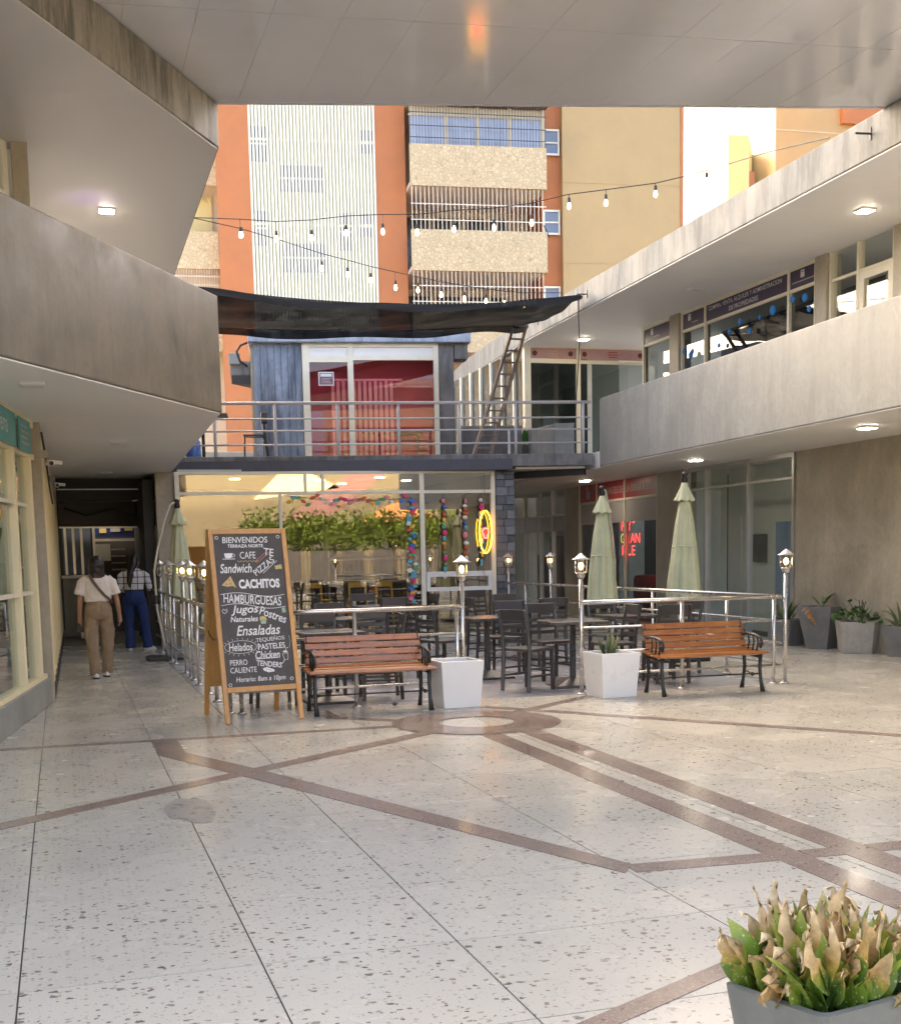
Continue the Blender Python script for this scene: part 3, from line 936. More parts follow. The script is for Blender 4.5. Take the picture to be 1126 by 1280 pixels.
# ------------------------------------------------------------------ blue-grey cabin on the terrace
CB = thing('terrace_cabin', 'blue-grey cabin with cream framed window and dark red interior on the terrace', 'cabin', (5.5, 24, 3.28))
Mb, Lb = Seg((2.15, 24.6), (9.37, 23.34))
blue = concrete('faded_blue_paint', (0.17, 0.21, 0.27), (0.33, 0.39, 0.46), 0.85, 0.7, 1.6, 0.2, 0.5)
for i in range(7):
    s0 = 1.62 + i * 0.131
    MB(Mb).box(s0, -0.012 * (i % 2), 3.28, s0 + 0.127, 0.05, 5.60).build('wall_board', blue, CB, W=True, bevel=0.006)
MB(Mb).box(1.62, 0.055, 3.28, 2.54, 0.12, 5.60).build('front_wall', blue, CB, W=True)
MB(Mb).box(5.20, -0.01, 3.28, 5.50, 0.12, 5.60).build('corner_wall', M['conc_old'], CB, W=True)
MB(Mb).box(1.55, 0.121, 3.28, 1.66, 2.9, 5.60).build('side_wall', M['conc_dark'], CB, W=True)
MB(Mb).box(5.38, 0.121, 3.28, 5.50, 2.9, 5.60).build('side_wall', M['conc_old'], CB, W=True)
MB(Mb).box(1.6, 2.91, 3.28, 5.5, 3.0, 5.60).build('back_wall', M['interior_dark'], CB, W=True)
MB(Mb).box(1.52, -0.18, 5.60, 5.83, 3.1, 5.80).build('roof', concrete('roof_edge_blue', (0.30, 0.35, 0.42), (0.46, 0.51, 0.57), 0.5, 0.7), CB, W=True, bevel=0.02)
MB(Mb).box(5.52, -0.05, 5.30, 5.78, 0.4, 5.59).build('roof_bracket', M['conc_old'], CB, W=True, bevel=0.01)
cw = MB(Mb)
cw.box(2.545, -0.04, 3.28, 2.68, 0.08, 5.599)
cw.box(3.42, -0.04, 3.28, 3.53, 0.08, 5.599)
cw.box(5.10, -0.04, 3.28, 5.195, 0.08, 5.599)
cw.box(2.68, -0.035, 5.53, 3.42, 0.075, 5.599)
cw.box(3.53, -0.035, 5.53, 5.10, 0.075, 5.599)
cw.box(2.68, -0.035, 5.24, 3.42, 0.075, 5.36)
cw.box(3.53, -0.035, 5.28, 5.10, 0.075, 5.36)
wf = cw.build('window_frame', M['frame_white'], CB, W=True)
gred = glass('cabin_glass', (0.95, 0.82, 0.82), 0.0)
for a, b_, z0, z1 in ((2.681, 3.419, 3.29, 5.239), (3.531, 5.099, 3.29, 5.279)):
    MB(Mb).box(a, 0.0, z0, b_, 0.01, z1).build('pane', gred, wf, W=True)
MB(Mb).box(2.681, 0.0, 5.361, 3.419, 0.03, 5.529).build('transom_panel', M['white'], wf, W=True)
MB(Mb).box(3.531, 0.0, 5.361, 5.099, 0.03, 5.529).build('transom_panel', M['white'], wf, W=True)
redm = paint('dark_red_wall', (0.60, 0.10, 0.15), 0.6, 0.08)
MB(Mb).box(1.7, 0.62, 3.29, 5.36, 0.70, 5.6).build('red_wall', redm, CB, W=True)
MB(Mb).box(1.68, 0.13, 3.285, 5.37, 0.61, 3.30).build('room_floor', redm, CB, W=True)
pinkc = paint('pink_curtain', (0.88, 0.44, 0.46), 0.7, 0.08)
for i in range(12):
    s0 = 3.10 + i * 0.105
    if 3.40 < s0 + .05 < 3.55:
        continue
    MB(Mb).box(s0, 0.22 + 0.03 * (i % 2), 3.30, s0 + 0.062, 0.24 + 0.03 * (i % 2), 4.92).build('blind_slat', pinkc, CB, W=True)
MB(Mb).bar((3.0, 0.24, 4.94), (4.5, 0.24, 4.94), 0.04, 0.04).build('blind_rail', pinkc, CB, W=True)
MB(Mb).box(3.7, 0.35, 3.9, 4.9, 0.6, 3.95).box(3.75, 0.45, 3.3, 3.8, 0.5, 3.9).box(4.8, 0.45, 3.3, 4.85, 0.5, 3.9).build('table', M['interior_dark'], CB, W=True)
nt_ = MB(Mb).box(2.85, -0.012, 4.80, 3.15, -0.004, 5.06).build('notice', M['white'], CB, W=True)
MB(Mb).box(2.87, -0.016, 4.82, 3.13, -0.013, 5.04).build('notice_face', paint('notice_maroon', (0.20, 0.10, 0.12), 0.5), nt_, W=True)
MB(Mb).box(2.89, -0.019, 4.97, 3.11, -0.017, 5.025).build('notice_title', M['sign_text'], nt_, W=True)
for i in range(4):
    MB(Mb).box(2.90 + .01 * (i % 2), -0.019, 4.845 + i * 0.029, 3.10 - 0.02 * (i % 3), -0.017, 4.856 + i * 0.029).build('notice_line', M['sign_text_dim'], nt_, W=True)

# air-conditioner box hung on the cabin's left side
ac = thing('wall_unit', 'grey metal air unit with black hose on the left side of the cabin', 'air unit', tuple(Mb @ Vector((1.4, 0.3, 4.95))))
MB(Mb).box(1.16, 0.20, 5.02, 1.545, 0.75, 5.30).build('casing', M['conc_old'], ac, W=True, bevel=0.02)
MB(Mb).box(1.14, 0.10, 5.22, 1.36, 0.199, 5.44).build('cover', M['conc_light'], ac, W=True, bevel=0.02)
MB(Mb).prism([(1.18, 0.15), (1.544, 0.15), (1.544, 0.8)], 4.86, 5.019).build('bracket', M['dark_paint'], ac, W=True)
MB(Mb).tube([(1.50, 0.12, 5.18), (1.36, 0.1, 5.28), (1.30, 0.1, 5.46), (1.38, 0.1, 5.58), (1.51, 0.1, 5.63)], 0.022, 8).build('hose', M['wire'], ac, W=True, smooth=True)

# dark bar chair, ledge table, blue bin and low walls on the terrace
bc = thing('terrace_chair', 'black metal chair behind the terrace railing in front of the cabin', 'chair', tuple(Mt @ Vector((1.62, 0.75, 3.28))))
MB(Mt).tube([(1.66, 0.75, 3.28), (1.60, 0.75, 3.72), (1.58, 0.75, 4.10)], 0.028, 8).build('back_leg', M['black_metal'], bc, W=True)
MB(Mt).box(1.545, 0.70, 3.93, 1.66, 0.90, 4.12).build('backrest', M['black_metal'], bc, W=True, bevel=.02)
MB(Mt).box(1.22, 0.6, 3.69, 1.60, 0.95, 3.72).build('seat', M['black_metal'], bc, W=True)
for q in ((1.24, .62), (1.24, .93), (1.58, .93)):
    MB(Mt).tube([(q[0], q[1], 3.69), (q[0] - .01, q[1], 3.28)], 0.012, 6).build('leg', M['black_metal'], bc, W=True)
lt = thing('ledge_table', 'narrow dark ledge table at the left end of the terrace', 'table', tuple(Mt @ Vector((0.55, 0.8, 3.28))))
MB(Mt).box(0.30, 0.6, 4.05, 0.95, 1.0, 4.10).build('top', M['interior_dark'], lt, W=True)
MB(Mt).tube([(0.5, 0.8, 3.28), (0.5, 0.8, 4.05)], 0.03, 8).build('leg', M['black_metal'], lt, W=True)
bb = thing('water_bottle', 'large blue water jug on the left end of the terrace', 'jug', tuple(Mt @ Vector((0.34, 0.45, 3.28))))
MB(Mt).lathe([(0.12, 0), (0.135, 0.04), (0.135, 0.30), (0.06, 0.38), (0.03, 0.40), (0.03, 0.44)], (0.34, 0.45, 3.28), 14).build('bottle', paint('blue_plastic', (0.07, 0.20, 0.55), 0.3), bb, W=True, smooth=True)
MB(Mt).lathe([(0.035, 0.44), (0.035, 0.47)], (0.34, 0.45, 3.28), 10).build('cap', M['white'], bb, W=True)
lw = thing('low_wall', 'weathered grey low wall on the terrace behind the ladder', 'wall', tuple(Mt @ Vector((6.0, 1.8, 3.28))))
MB(Mt).box(5.35, 1.75, 3.28, 6.55, 1.9, 3.92).build('wall_face', M['conc_old'], lw, W=True, bevel=0.01)
MB(Mt).box(5.33, 1.72, 3.921, 6.57, 1.93, 3.96).build('coping', M['conc_light'], lw, W=True)
MB(Mt).prism([(6.95, 0.6), (7.30, 0.5), (7.35, 1.9), (6.7, 1.9)], 3.28, 3.88).build('side_block', M['conc_light'], lw, W=True, bevel=0.01)
pp = thing('terrace_plant', 'broad-leaved green plant in a dark box on the terrace', 'plant', tuple(Mt @ Vector((6.72, 2.05, 3.28))))
MB(Mt).box(6.45, 2.0, 3.28, 6.85, 2.35, 3.62).build('box', M['interior_dark'], pp, W=True)
leafg = paint('plain_green_leaf', (0.05, 0.17, 0.035), 0.45, 0.25, 8)
random.seed(5)
for i in range(9):
    a = random.uniform(0, 6.28)
    L_ = random.uniform(.25, .42)
    p = Vector((6.68, 2.15, 3.62))
    d = Vector((math.cos(a) * .6, math.sin(a) * .3, 0.9)).normalized()
    s_ = d.cross(Vector((0, 1, 0.2))).normalized() * 0.06
    MB(Mt).add([p, p + d * L_ * .5 + s_, p + d * L_ + Vector((d.x * .08, 0, -.05)), p + d * L_ * .5 - s_], [(0, 1, 2, 3)]).build('leaf', leafg, pp, W=True)

# wooden ladder leaning against the right building's roof edge
la = thing('ladder', 'weathered wooden ladder leaning from the terrace up to the roof edge', 'ladder', (7.6, 21.9, 3.28))
A0, A1 = Vector((7.50, 21.85, 3.28)), Vector((8.78, 23.05, 6.02))
side = Vector((0.155, 0.01, 0))
for sg in (-1, 1):
    MB().bar(A0 + side * sg * 1.05, A1 + side * sg * 0.85, 0.05, 0.075, (0, 1, 0.3)).build('stile', M['ladder_wood'], la, W=True)
for i in range(11):
    p = A0.lerp(A1, 0.06 + i * 0.087)
    MB().bar(p - side * 1.04, p + side * 1.04, 0.035, 0.03).build('rung', M['ladder_wood'], la, W=True)

# ------------------------------------------------------------------ right two-storey building
RB = thing('commercial_building', 'two-storey pale cement building with long parapet and shop fronts', 'building', (10, 18, 0))
PX0, PX1 = (8.15, 1.5), (9.27, 20.75)


def rline(y, off=0.0):
    x = PX0[0] + (PX1[0] - PX0[0]) * (y - PX0[1]) / (PX1[1] - PX0[1])
    return (x + off, y)


# parapet with rounded return at its far end
par = [rline(1.5), rline(20.45), (9.36, 20.72), (9.55, 20.80), (10.3, 20.9), (10.3, 20.75), (9.62, 20.65), (9.47, 20.55), rline(20.4, 0.16), rline(1.5, 0.16)]
MB().prism(par, 3.012, 4.19).build('parapet', M['conc_light'], RB, bevel=0.015, W=True)
MB().prism([rline(1.5, 0.02), rline(20.45, 0.02), (9.38, 20.70), (9.42, 21.2), (9.6, 33), (16, 33), (16, 1.5)], 3.0, 3.30).build('floor_slab', M['soffit'], RB, W=True)
rf0 = [(8.12, 1.5), (8.74, 11.6), (9.2, 23.8), (9.75, 29.6), (10.05, 31.4)]
rfi = [(x + 0.2, y) for x, y in rf0]
MB().prism(rf0 + rfi[::-1], 5.775, 6.22).build('roof_fascia', M['conc_streak'], RB, bevel=0.012, W=True)
MB().prism([(x + 0.02, y) for x, y in rf0] + [(16, 33), (16, 1.5)], 5.76, 6.15).build('roof_slab', M['soffit'], RB, W=True)

# upper storey shop fronts: left (far) to right (near) as seen
Mu2, Lu2 = Seg((10.97, 22.3), (10.9, 12.0))
us = lambda s: 8.3 - s                      # s measured from the near reference point at y 14
ZT, ZM = 5.76, 5.42
fr = MB(Mu2)


def vbar(mb, s, w, z0=3.3, z1=ZT, y0=-0.02, y1=0.08):
    mb.box(us(s) - w / 2, y0, z0, us(s) + w / 2, y1, z1)


for s in (8.2, 7.05, 6.62, 5.76, 3.13, 2.40, 2.02, 1.36, 0.56):
    fr = MB(Mu2)
    vbar(fr, s, 0.055)
    fr.build('shop_front_post', M['frame_white'], RB, W=True)
for a, b_ in ((8.2, 7.05), (6.62, 5.76), (5.76, 3.13), (3.13, 2.40)):
    MB(Mu2).box(us(a) + 0.03, -0.01, ZM - 0.03, us(b_) - 0.03, 0.06, ZM + 0.02).build('transom', M['frame_white'], RB, W=True)
    MB(Mu2).box(us(a) + 0.03, -0.01, ZT - 0.05, us(b_) - 0.03, 0.06, ZT).build('head_bar', M['frame_white'], RB, W=True)
for a, b_ in ((2.02, 1.36), (1.36, 0.56)):
    MB(Mu2).box(us(a) + 0.03, -0.01, 5.33, us(b_) - 0.03, 0.06, 5.37).build('transom', M['frame_white'], RB, W=True)
# door at the near end
dr = MB(Mu2).box(us(1.33), -0.015, 3.3, us(1.22), 0.07, 5.325).box(us(0.68), -0.015, 3.3, us(0.585), 0.07, 5.325).box(us(1.22), -0.015, 5.22, us(0.68), 0.07, 5.325)
door = dr.build('door', M['frame_white'], RB, W=True)
MB(Mu2).box(us(1.22), 0.01, 3.32, us(0.68), 0.02, 5.22).build('door_pane', M['glass'], door, W=True)
for k_, (a, b_, z0, z1) in enumerate(((8.17, 7.08, 3.3, ZM - .03), (6.59, 5.79, 3.3, ZM - .03), (5.73, 3.16, 3.3, ZM - .03), (3.10, 2.43, 3.3, ZM - .03), (1.99, 1.39, 3.3, 5.33), (1.99, 1.39, 5.37, ZT), (1.33, .59, 5.37, ZT))):
    MB(Mu2).box(us(a), 0.03, z0, us(b_), 0.038, z1).build('pane', M['glass_dark'] if k_ < 4 else M['glass'], RB, W=True)
for a, b_ in ((7.02, 6.66), (2.36, 2.06), (0.52, -2.3)):
    MB(Mu2).box(us(a), -0.06, 3.3, us(b_), 0.2, ZT + 0.004).build('column', M['conc_dark'], RB, W=True, bevel=0.008)
# purple sign boards
for a, b_, txt, sub in ((8.17, 7.08, '', ''), (6.59, 5.79, '', ''), (5.73, 3.16, 'COMPRA, VENTA, ALQUILER Y ADMINISTRACION', 'DE PROPIEDADES'), (3.10, 2.43, '', '')):
    p = MB(Mu2).box(us(a), 0.0, ZM + 0.022, us(b_), 0.028, ZT - 0.052).build('sign_panel', M['purple_sign'], RB, W=True)
    c = (us(a) + us(b_)) / 2
    L_ = us(b_) - us(a)
    zc = (ZM + ZT) / 2
    if sub:
        put_text('sign_lettering', txt, M['sign_text'], p, Mu2, c - 0.05, -0.004, zc + 0.045, width=L_ * 0.90, height=0.085, bold=0.01)
        put_text('sign_lettering', sub, M['sign_text'], p, Mu2, c - 0.05, -0.004, zc - 0.07, width=L_ * 0.36, height=0.075, bold=0.01)
    elif txt:
        pass
    else:
        x0 = us(a) + L_ * (0.3 if L_ > .7 else 0.5)
        MB(Mu2).box(x0 - .05, -0.006, zc - 0.02, x0 + .05, -0.002, zc + 0.06).prism([(x0 - .05, -.006), (x0 + .05, -.006), (x0 + .05, -.002), (x0 - .05, -.002)], zc + .07, zc + .09).build('sign_emblem', M['sign_text'], p, W=True)
        MB(Mu2).box(x0 + (.1 if L_ > .7 else -.28), -0.006, zc - .075, x0 + .32, -0.002, zc - .06).build('sign_line', M['sign_text_dim'], p, W=True)
# blue round ornaments hanging inside the big window
oc = paint('blue_paper', (0.015, 0.22, 0.62), 0.7)
random.seed(4)
for i, (s, z_, r_) in enumerate(((6.45, 5.05, .07), (6.2, 4.95, .08), (5.2, 4.95, .05), (4.85, 5.12, .06), (4.5, 5.22, .07), (4.2, 5.02, .06), (3.9, 5.18, .05), (3.5, 5.22, .10), (2.95, 5.28, .07), (2.62, 5.24, .08), (2.5, 5.05, .06))):
    orn = tag(MB(Mu2).ball((us(s), -0.05, z_), r_ * .8, 10, 7, sy=.5).build('paper_ball', oc, None, smooth=True),
              'blue paper ball at the upstairs shop windows, %s counted from the left' % ('first', 'second', 'third', 'fourth', 'fifth', 'sixth', 'seventh', 'eighth', 'ninth', 'tenth', 'eleventh')[i], 'paper ball', 'blue paper balls in the upstairs window')
# interiors upstairs
MB(Mu2).box(us(8.25), 1.7, 3.3, us(-2.2), 1.8, 5.75).build('upper_back_wall', M['interior_dark'], RB, W=True)
MB(Mu2).box(us(1.99), 0.9, 3.3, us(0.6), 0.95, 5.7).build('office_wall', M['interior'], RB, W=True)
bx = thing('window_blind', 'stack of cream cloth and boxes behind the upstairs office window', 'blind', tuple(Mu2 @ Vector((us(4.2), .5, 3.3))))
for i in range(10):
    MB(Mu2).box(us(4.0) + i * 0.085, 0.45, 3.6, us(4.0) + i * 0.085 + 0.055, 0.52, 4.72).build('slat', M['pale'], bx, W=True)
MB(Mu2).box(us(5.0), 0.45, 3.6, us(4.05), 0.6, 4.62).build('panel', M['pale'], bx, W=True)

# far upstairs shop: front facing the camera, then a row of windows going back
fs = thing('upper_shop', 'upstairs corner shop with pinkish sign band behind the terrace', 'shop', (10.3, 24.6, 3.3))
Mf, Lf = Seg((9.42, 24.62), (12.2, 24.55))
f = MB(Mf)
f.box(0.0, -0.02, 3.3, 0.14, 0.12, 5.77)
f.box(1.16, -0.02, 3.3, 1.25, 0.08, 5.77)
f.box(0.14, -0.015, 5.43, 1.16, 0.07, 5.52)
f.box(1.25, -0.015, 5.43, 2.78, 0.07, 5.50)
f.box(0.14, -0.015, 5.74, 2.78, 0.07, 5.771)
f.build('shop_frame', M['frame_white'], fs, W=True)
for a, b_ in ((0.141, 1.159), (1.251, 2.75)):
    p = MB(Mf).box(a, 0.01, 5.521, b_, 0.03, 5.739).build('sign_panel', M['pink_sign'], fs, W=True)
    c = (a + b_) / 2
    MB(Mf).box(c - .10, 0.0, 5.57, c + .10, 0.006, 5.585).box(c - .12, 0, 5.62, c + .12, 0.006, 5.635).box(c - .1, 0, 5.67, c + .1, .006, 5.685).build('sign_line', M['chalk_yellow'] if a < 1 else M['red_sign'], p, W=True)
    for q in (a + 0.10, b_ - 0.12):
        MB(Mf).ball((q, 0.008, 5.63), 0.055, 10, 6, sy=0.15).build('cupcake_print', paint('print_brown', (0.12, 0.03, 0.02), .6), p, W=True)
    MB(Mf).box(a, 0.03, 3.3, b_, 0.038, 5.43).build('pane', M['glass_dark'], fs, W=True)
MB(Mf).box(0.1, 1.5, 3.3, 2.8, 1.6, 5.77).build('back_wall', M['interior'], fs, W=True)
Mg, Lg = Seg((9.62, 31.0), (9.44, 24.64))
for i in range(8):
    s0 = i * 0.80
    MB(Mg).box(s0, -0.02, 3.3, s0 + 0.09, 0.08, 5.77).build('window_post', M['frame_white'], fs, W=True)
    MB(Mg).box(s0 + 0.091, 0.03, 3.9, s0 + 0.799 if s0 + .8 < Lg else Lg, 0.038, 5.77).build('pane', glass('mirror_pane', (.5, .5, .5), 0.25) if i == 0 else bpy.data.materials['mirror_pane'], fs, W=True)
MB(Mg).box(0, -0.01, 3.3, Lg - .15, 0.07, 3.89).build('dado', M['conc_light'], fs, W=True)
MB(Mg).box(0, 1.4, 3.3, Lg, 1.5, 5.77).build('inner_wall', M['interior'], fs, W=True)

# ---- ground floor: far (left) to near (right)
Mr, Lr = Seg((12.02, 33.4), (10.82, 12.6))
ps = (Vector((10.9, 14.0)) - Vector((12.02, 33.4))).dot((Vector((10.82, 12.6)) - Vector((12.02, 33.4))).normalized())
rs = lambda s: ps - s
# the long blank cement wall, nearest
MB(Mr).box(rs(3.12), 0.0, 0, rs(-12), 0.2, 3.011).build('blank_wall', M['conc_dark'], RB, W=True, bevel=0.008)
for a, b_ in ((8.4, 7.15), (13.85, 12.95)):
    MB(Mr).box(rs(a), -0.05, 0, rs(b_), 0.2, 3.011).build('column', M['conc_dark'], RB, W=True, bevel=0.008)
# glazed vacant shop
vs_ = MB(Mr)
for s, w in ((7.12, .05), (6.28, .05), (4.66, .05), (3.16, .06)):
    vs_.box(rs(s) - w / 2, -0.03, 0.0, rs(s) + w / 2, 0.07, 3.01)
vs_.box(rs(7.1), -0.02, 2.93, rs(3.16), 0.06, 3.01)
vs_.build('shop_posts', M['alu'], RB, W=True)
for a, b_ in ((7.09, 6.31), (6.25, 4.69), (4.63, 3.19)):
    MB(Mr).box(rs(a), -0.01, 2.58, rs(b_), 0.05, 2.62).build('transom', M['alu'], RB, W=True)
    MB(Mr).box(rs(a), 0.02, 0.02, rs(b_), 0.028, 2.58).build('pane', M['glass'], RB, W=True)
    MB(Mr).box(rs(a), 0.02, 2.62, rs(b_), 0.028, 2.93).build('pane', M['glass'], RB, W=True)
MB(Mr).box(rs(7.1), 0.85, 0, rs(2.0), 0.95, 3.0).build('vacant_shop_wall', paint('vacant_plaster', (0.72, 0.75, 0.69), 0.7, 0.05), RB, W=True)
MB(Mr).box(rs(7.22), 0.21, 0, rs(7.12), 0.84, 3.0).build('vacant_shop_side', bpy.data.materials['vacant_plaster'], RB, W=True)
MB(Mr).box(rs(3.3), 0.2, 0, rs(3.2), 0.84, 3.0).build('vacant_shop_side', M['interior'], RB, W=True)
MB(Mr).box(rs(5.0), 0.70, 0, rs(3.4), 0.75, 1.95).build('blue_partition', paint('pale_blue_board', (0.30, 0.40, 0.55), 0.5), RB, W=True)
MB(Mr).box(rs(6.95), 0.79, 0, rs(6.45), 0.84, 2.1).build('inner_door', M['white'], RB, W=True)
MB(Mr).box(rs(6.0), 0.79, 1.25, rs(5.55), 0.84, 1.75).build('fuse_box', M['pot'], RB, W=True)
# red-signed shop
rshop = thing('red_sign_shop', 'dark restaurant front with red sign boards behind the umbrellas', 'shop', (11.5, 24.6, 0))
f = MB(Mr)
for s, w in ((12.92, .07), (11.8, .05), (10.15, .06), (8.44, .05)):
    f.box(rs(s) - w / 2, -0.03, 0, rs(s) + w / 2, 0.07, 3.01)
for a, b_ in ((12.88, 11.83), (11.77, 10.18), (10.12, 8.47)):
    f.box(rs(a), -0.02, 2.56, rs(b_), 0.06, 2.61)
f.build('shop_frame', M['frame_white'], rshop, W=True)
for a, b_, txt in ((12.88, 11.83, ''), (11.77, 10.18, 'AMANTES DE'), (10.12, 8.47, 'LA BIRRIA & BIRRA')):
    p = MB(Mr).box(rs(a), -0.01, 2.611, rs(b_), 0.03, 3.008).build('sign_panel', M['red_sign'], rshop, W=True)
    c = (rs(a) + rs(b_)) / 2
    if txt:
        put_text('sign_lettering', txt, M['sign_text_dim'], p, Mr, c + (0.12 if txt[0] == 'A' else 0), -0.013, 2.80, width=(rs(b_) - rs(a)) * (0.95 if txt[0] == 'L' else .75), height=0.15, bold=0.01)
    else:
        MB(Mr).box(c - .1, -0.016, 2.68, c, -0.012, 2.95).box(c + .02, -0.016, 2.68, c + .12, -0.012, 2.86).build('sign_emblem', M['sign_text_dim'], p, W=True)
for a, b_ in ((12.88, 11.83), (11.77, 10.18), (10.12, 8.47)):
    MB(Mr).box(rs(a), 0.0, 2.10, rs(b_), 0.03, 2.555).build('frosted_pane', M['sign_text_dim'], rshop, W=True)
    MB(Mr).box(rs(a), 0.02, 0.05, rs(b_), 0.028, 2.10).build('pane', M['glass_dark'], rshop, W=True)
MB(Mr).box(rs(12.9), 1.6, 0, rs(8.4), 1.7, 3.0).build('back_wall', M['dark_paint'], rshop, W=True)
MB(Mr).box(rs(11.5), 0.7, 0, rs(8.6), 1.3, 0.95).build('red_sofa', M['red_sign'], rshop, W=True, bevel=0.1)
ns = thing('neon_sign', 'red and yellow neon lettering in the dark restaurant window', 'neon sign', tuple(Mr @ Vector((rs(10), -0.05, 1.4))))
for txt, z_, w_, c_, mt in (('PAY', 2.02, .52, 10.35, 'neon_red'), ('GR', 1.76, .40, 10.45, 'neon_yellow'), ('AN', 1.76, .50, 9.86, 'neon_red'), ('FILE', 1.50, .70, 10.22, 'neon_red')):
    put_text('neon_lettering', txt, M[mt], ns, Mr, rs(c_), 0.10, z_, width=w_, height=0.20, bold=-0.012)
MB(Mr).tube([(rs(9.95), .10, 2.08), (rs(9.85), .10, 2.20), (rs(9.72), .10, 2.22)], 0.014, 6).build('neon_tail', M['neon_red'], ns, W=True)
MB(Mr).tube([(rs(10.62), .10, 2.12), (rs(10.66), .10, 2.24), (rs(10.55), .10, 2.16)], 0.014, 6).build('neon_horn', M['neon_red'], ns, W=True)
# farthest ground-floor windows
f = MB(Mr)
for s in (18.6, 17.2, 15.9, 14.9, 13.9):
    f.box(rs(s) - .04, -0.03, 0, rs(s) + .04, 0.07, 3.01)
f.box(rs(18.6), -0.01, 2.36, rs(13.9), 0.06, 2.41)
f.build('far_shop_frame', M['alu'], RB, W=True)
MB(Mr).box(rs(18.6), 0.02, 0.0, rs(13.9), 0.028, 2.36).build('pane', M['glass'], RB, W=True)
MB(Mr).box(rs(18.6), 0.0, 2.0, rs(13.9), 0.019, 2.355).build('frosted_band', M['sign_text_dim'], RB, W=True)
MB(Mr).box(rs(18.6), 0.02, 2.42, rs(13.9), 0.028, 3.0).build('pane', M['glass'], RB, W=True)
MB(Mr).box(rs(19), 0.9, 0, rs(13), 1.0, 3.0).build('far_shop_wall', M['interior'], RB, W=True)
MB(Mr).box(rs(17.2), 0.7, 0, rs(16.4), 0.8, 1.9).build('brown_cabinet', paint('brown_cabinet', (0.14, 0.06, 0.035), .5), RB, W=True)
MB(Mr).prism([(rs(18.6), 0.8), (rs(17.0), 0.8), (rs(17.0), 0.9), (rs(18.6), 0.9)], 0, 1.4).build('dark_stair', M['dark_paint'], RB, W=True)
# small iron hooks on the roof edge
for q in ((1050, 0),):
    pass


def hook(y, z, label):
    x = rf0[1][0] + (rf0[2][0] - rf0[1][0]) * (y - rf0[1][1]) / (rf0[2][1] - rf0[1][1])
    t = thing('wall_hook', label, 'hook', (x, y, z), 0, 'black iron hooks on the roof edge')
    MB().bar((0, 0, 0), (-0.20, 0, -0.01), 0.018, 0.018).build('arm', M['black_metal'], t)
    MB().bar((0, 0, -0.07), (0, 0, 0.07), 0.02, 0.02).build('plate', M['black_metal'], t)


hook(12.15, 6.03, 'black iron hook on the roof edge near the right border')
hook(20.6, 6.0, 'black iron hook on the roof edge holding the right tip of the shade cloth')
hook(23.2, 6.0, 'black iron hook on the roof edge at the top of the ladder')
hb = thing('hanging_cable', 'thin black cable hanging from the roof edge to the terrace', 'cable', (9.08, 20.4, 4.2))
MB().tube([(9.08, 21.0, 6.0), (9.10, 21.0, 5.2), (9.07, 21.1, 4.2), (9.12, 21.3, 3.75)], 0.009, 6).build('cord', M['wire'], hb, W=True)
MB().ball((9.07, 20.98, 6.02), 0.035, 8, 6).build('knot', M['wire'], hb, W=True)

# ------------------------------------------------------------------ recessed ceiling lights
def downlight(x, y, z, lit, label, rz=0.0):
    t = thing('ceiling_light', label, 'ceiling light', (x, y, z), rz, 'square recessed ceiling lights')
    MB().box(-0.10, -0.10, -0.035, 0.10, 0.10, 0.0).build('housing', M['white'], t, bevel=0.006)
    MB().box(-0.085, -0.085, -0.042, 0.085, 0.085, -0.036).build('diffuser', M['downlight'] if lit else M['white'], t)


downlight(-0.15, 10.96, 3.011, False, 'unlit square ceiling light under the left parapet beside the teal shop sign')
downlight(0.77, 16.22, 3.011, False, 'unlit square ceiling light in the walkway ceiling, second from the near end')
downlight(0.81, 21.88, 3.011, False, 'unlit square ceiling light in the walkway ceiling, third from the near end')
downlight(0.76, 16.04, 5.764, True, 'lit square ceiling light under the upper left roof with bluish glow')
downlight(9.98, 13.93, 5.774, True, 'lit square ceiling light under the right roof nearest the right border')
downlight(10.16, 18.68, 5.774, False, 'unlit square ceiling light under the right roof above the purple signs')
downlight(10.29, 23.53, 5.774, True, 'lit square ceiling light under the right roof above the terrace end')
downlight(9.70, 13.41, 3.011, True, 'lit square ceiling light under the right parapet nearest the right border')
downlight(10.19, 18.71, 3.011, True, 'lit square ceiling light under the right parapet above the pale umbrella')
downlight(10.69, 24.42, 3.011, True, 'lit square ceiling light under the right parapet in front of the red signs')


def camera_thing(p, label):
    t = thing('security_camera', label, 'camera', p, 0, 'white security cameras in the walkway')
    MB().box(-0.10, -0.03, 0.04, -0.02, 0.03, 0.12).build('mount', M['conc_dark'], t)
    MB().tube([(-0.03, 0.06, 0.0), (0.01, -0.07, -0.02)], 0.035, 12).build('body', M['white'], t, smooth=True)
    MB().tube([(0.01, -0.071, -0.02), (0.012, -0.078, -0.022)], 0.024, 12).build('lens', M['black_metal'], t)
    MB().tube([(0.0, 0.0, 0.0), (0.12, 0.03, -0.01)], 0.022, 10).build('arm', M['white'], t)


vl = bpy.data.lights.new('violet_glow_spot', 'SPOT')  # unseen spot added to tint the upper-left soffit violet
vl.energy = 0.3
vl.color = (0.35, 0.2, 1.0)
vl.spot_size = R(120)
vl.spot_blend = 1.0
vl.shadow_soft_size = 0.05
vo_ = bpy.data.objects.new('violet_glow_spot', vl)
COL.objects.link(vo_)
vo_.location = (0.55, 15.6, 5.35)
vo_.rotation_euler = (R(180), 0, 0)


camera_thing((-0.05, 14.2, 2.60), 'white security camera on the cement column beside the teal shop sign')
camera_thing((0.0, 19.4, 2.66), 'small security camera farther down the walkway')

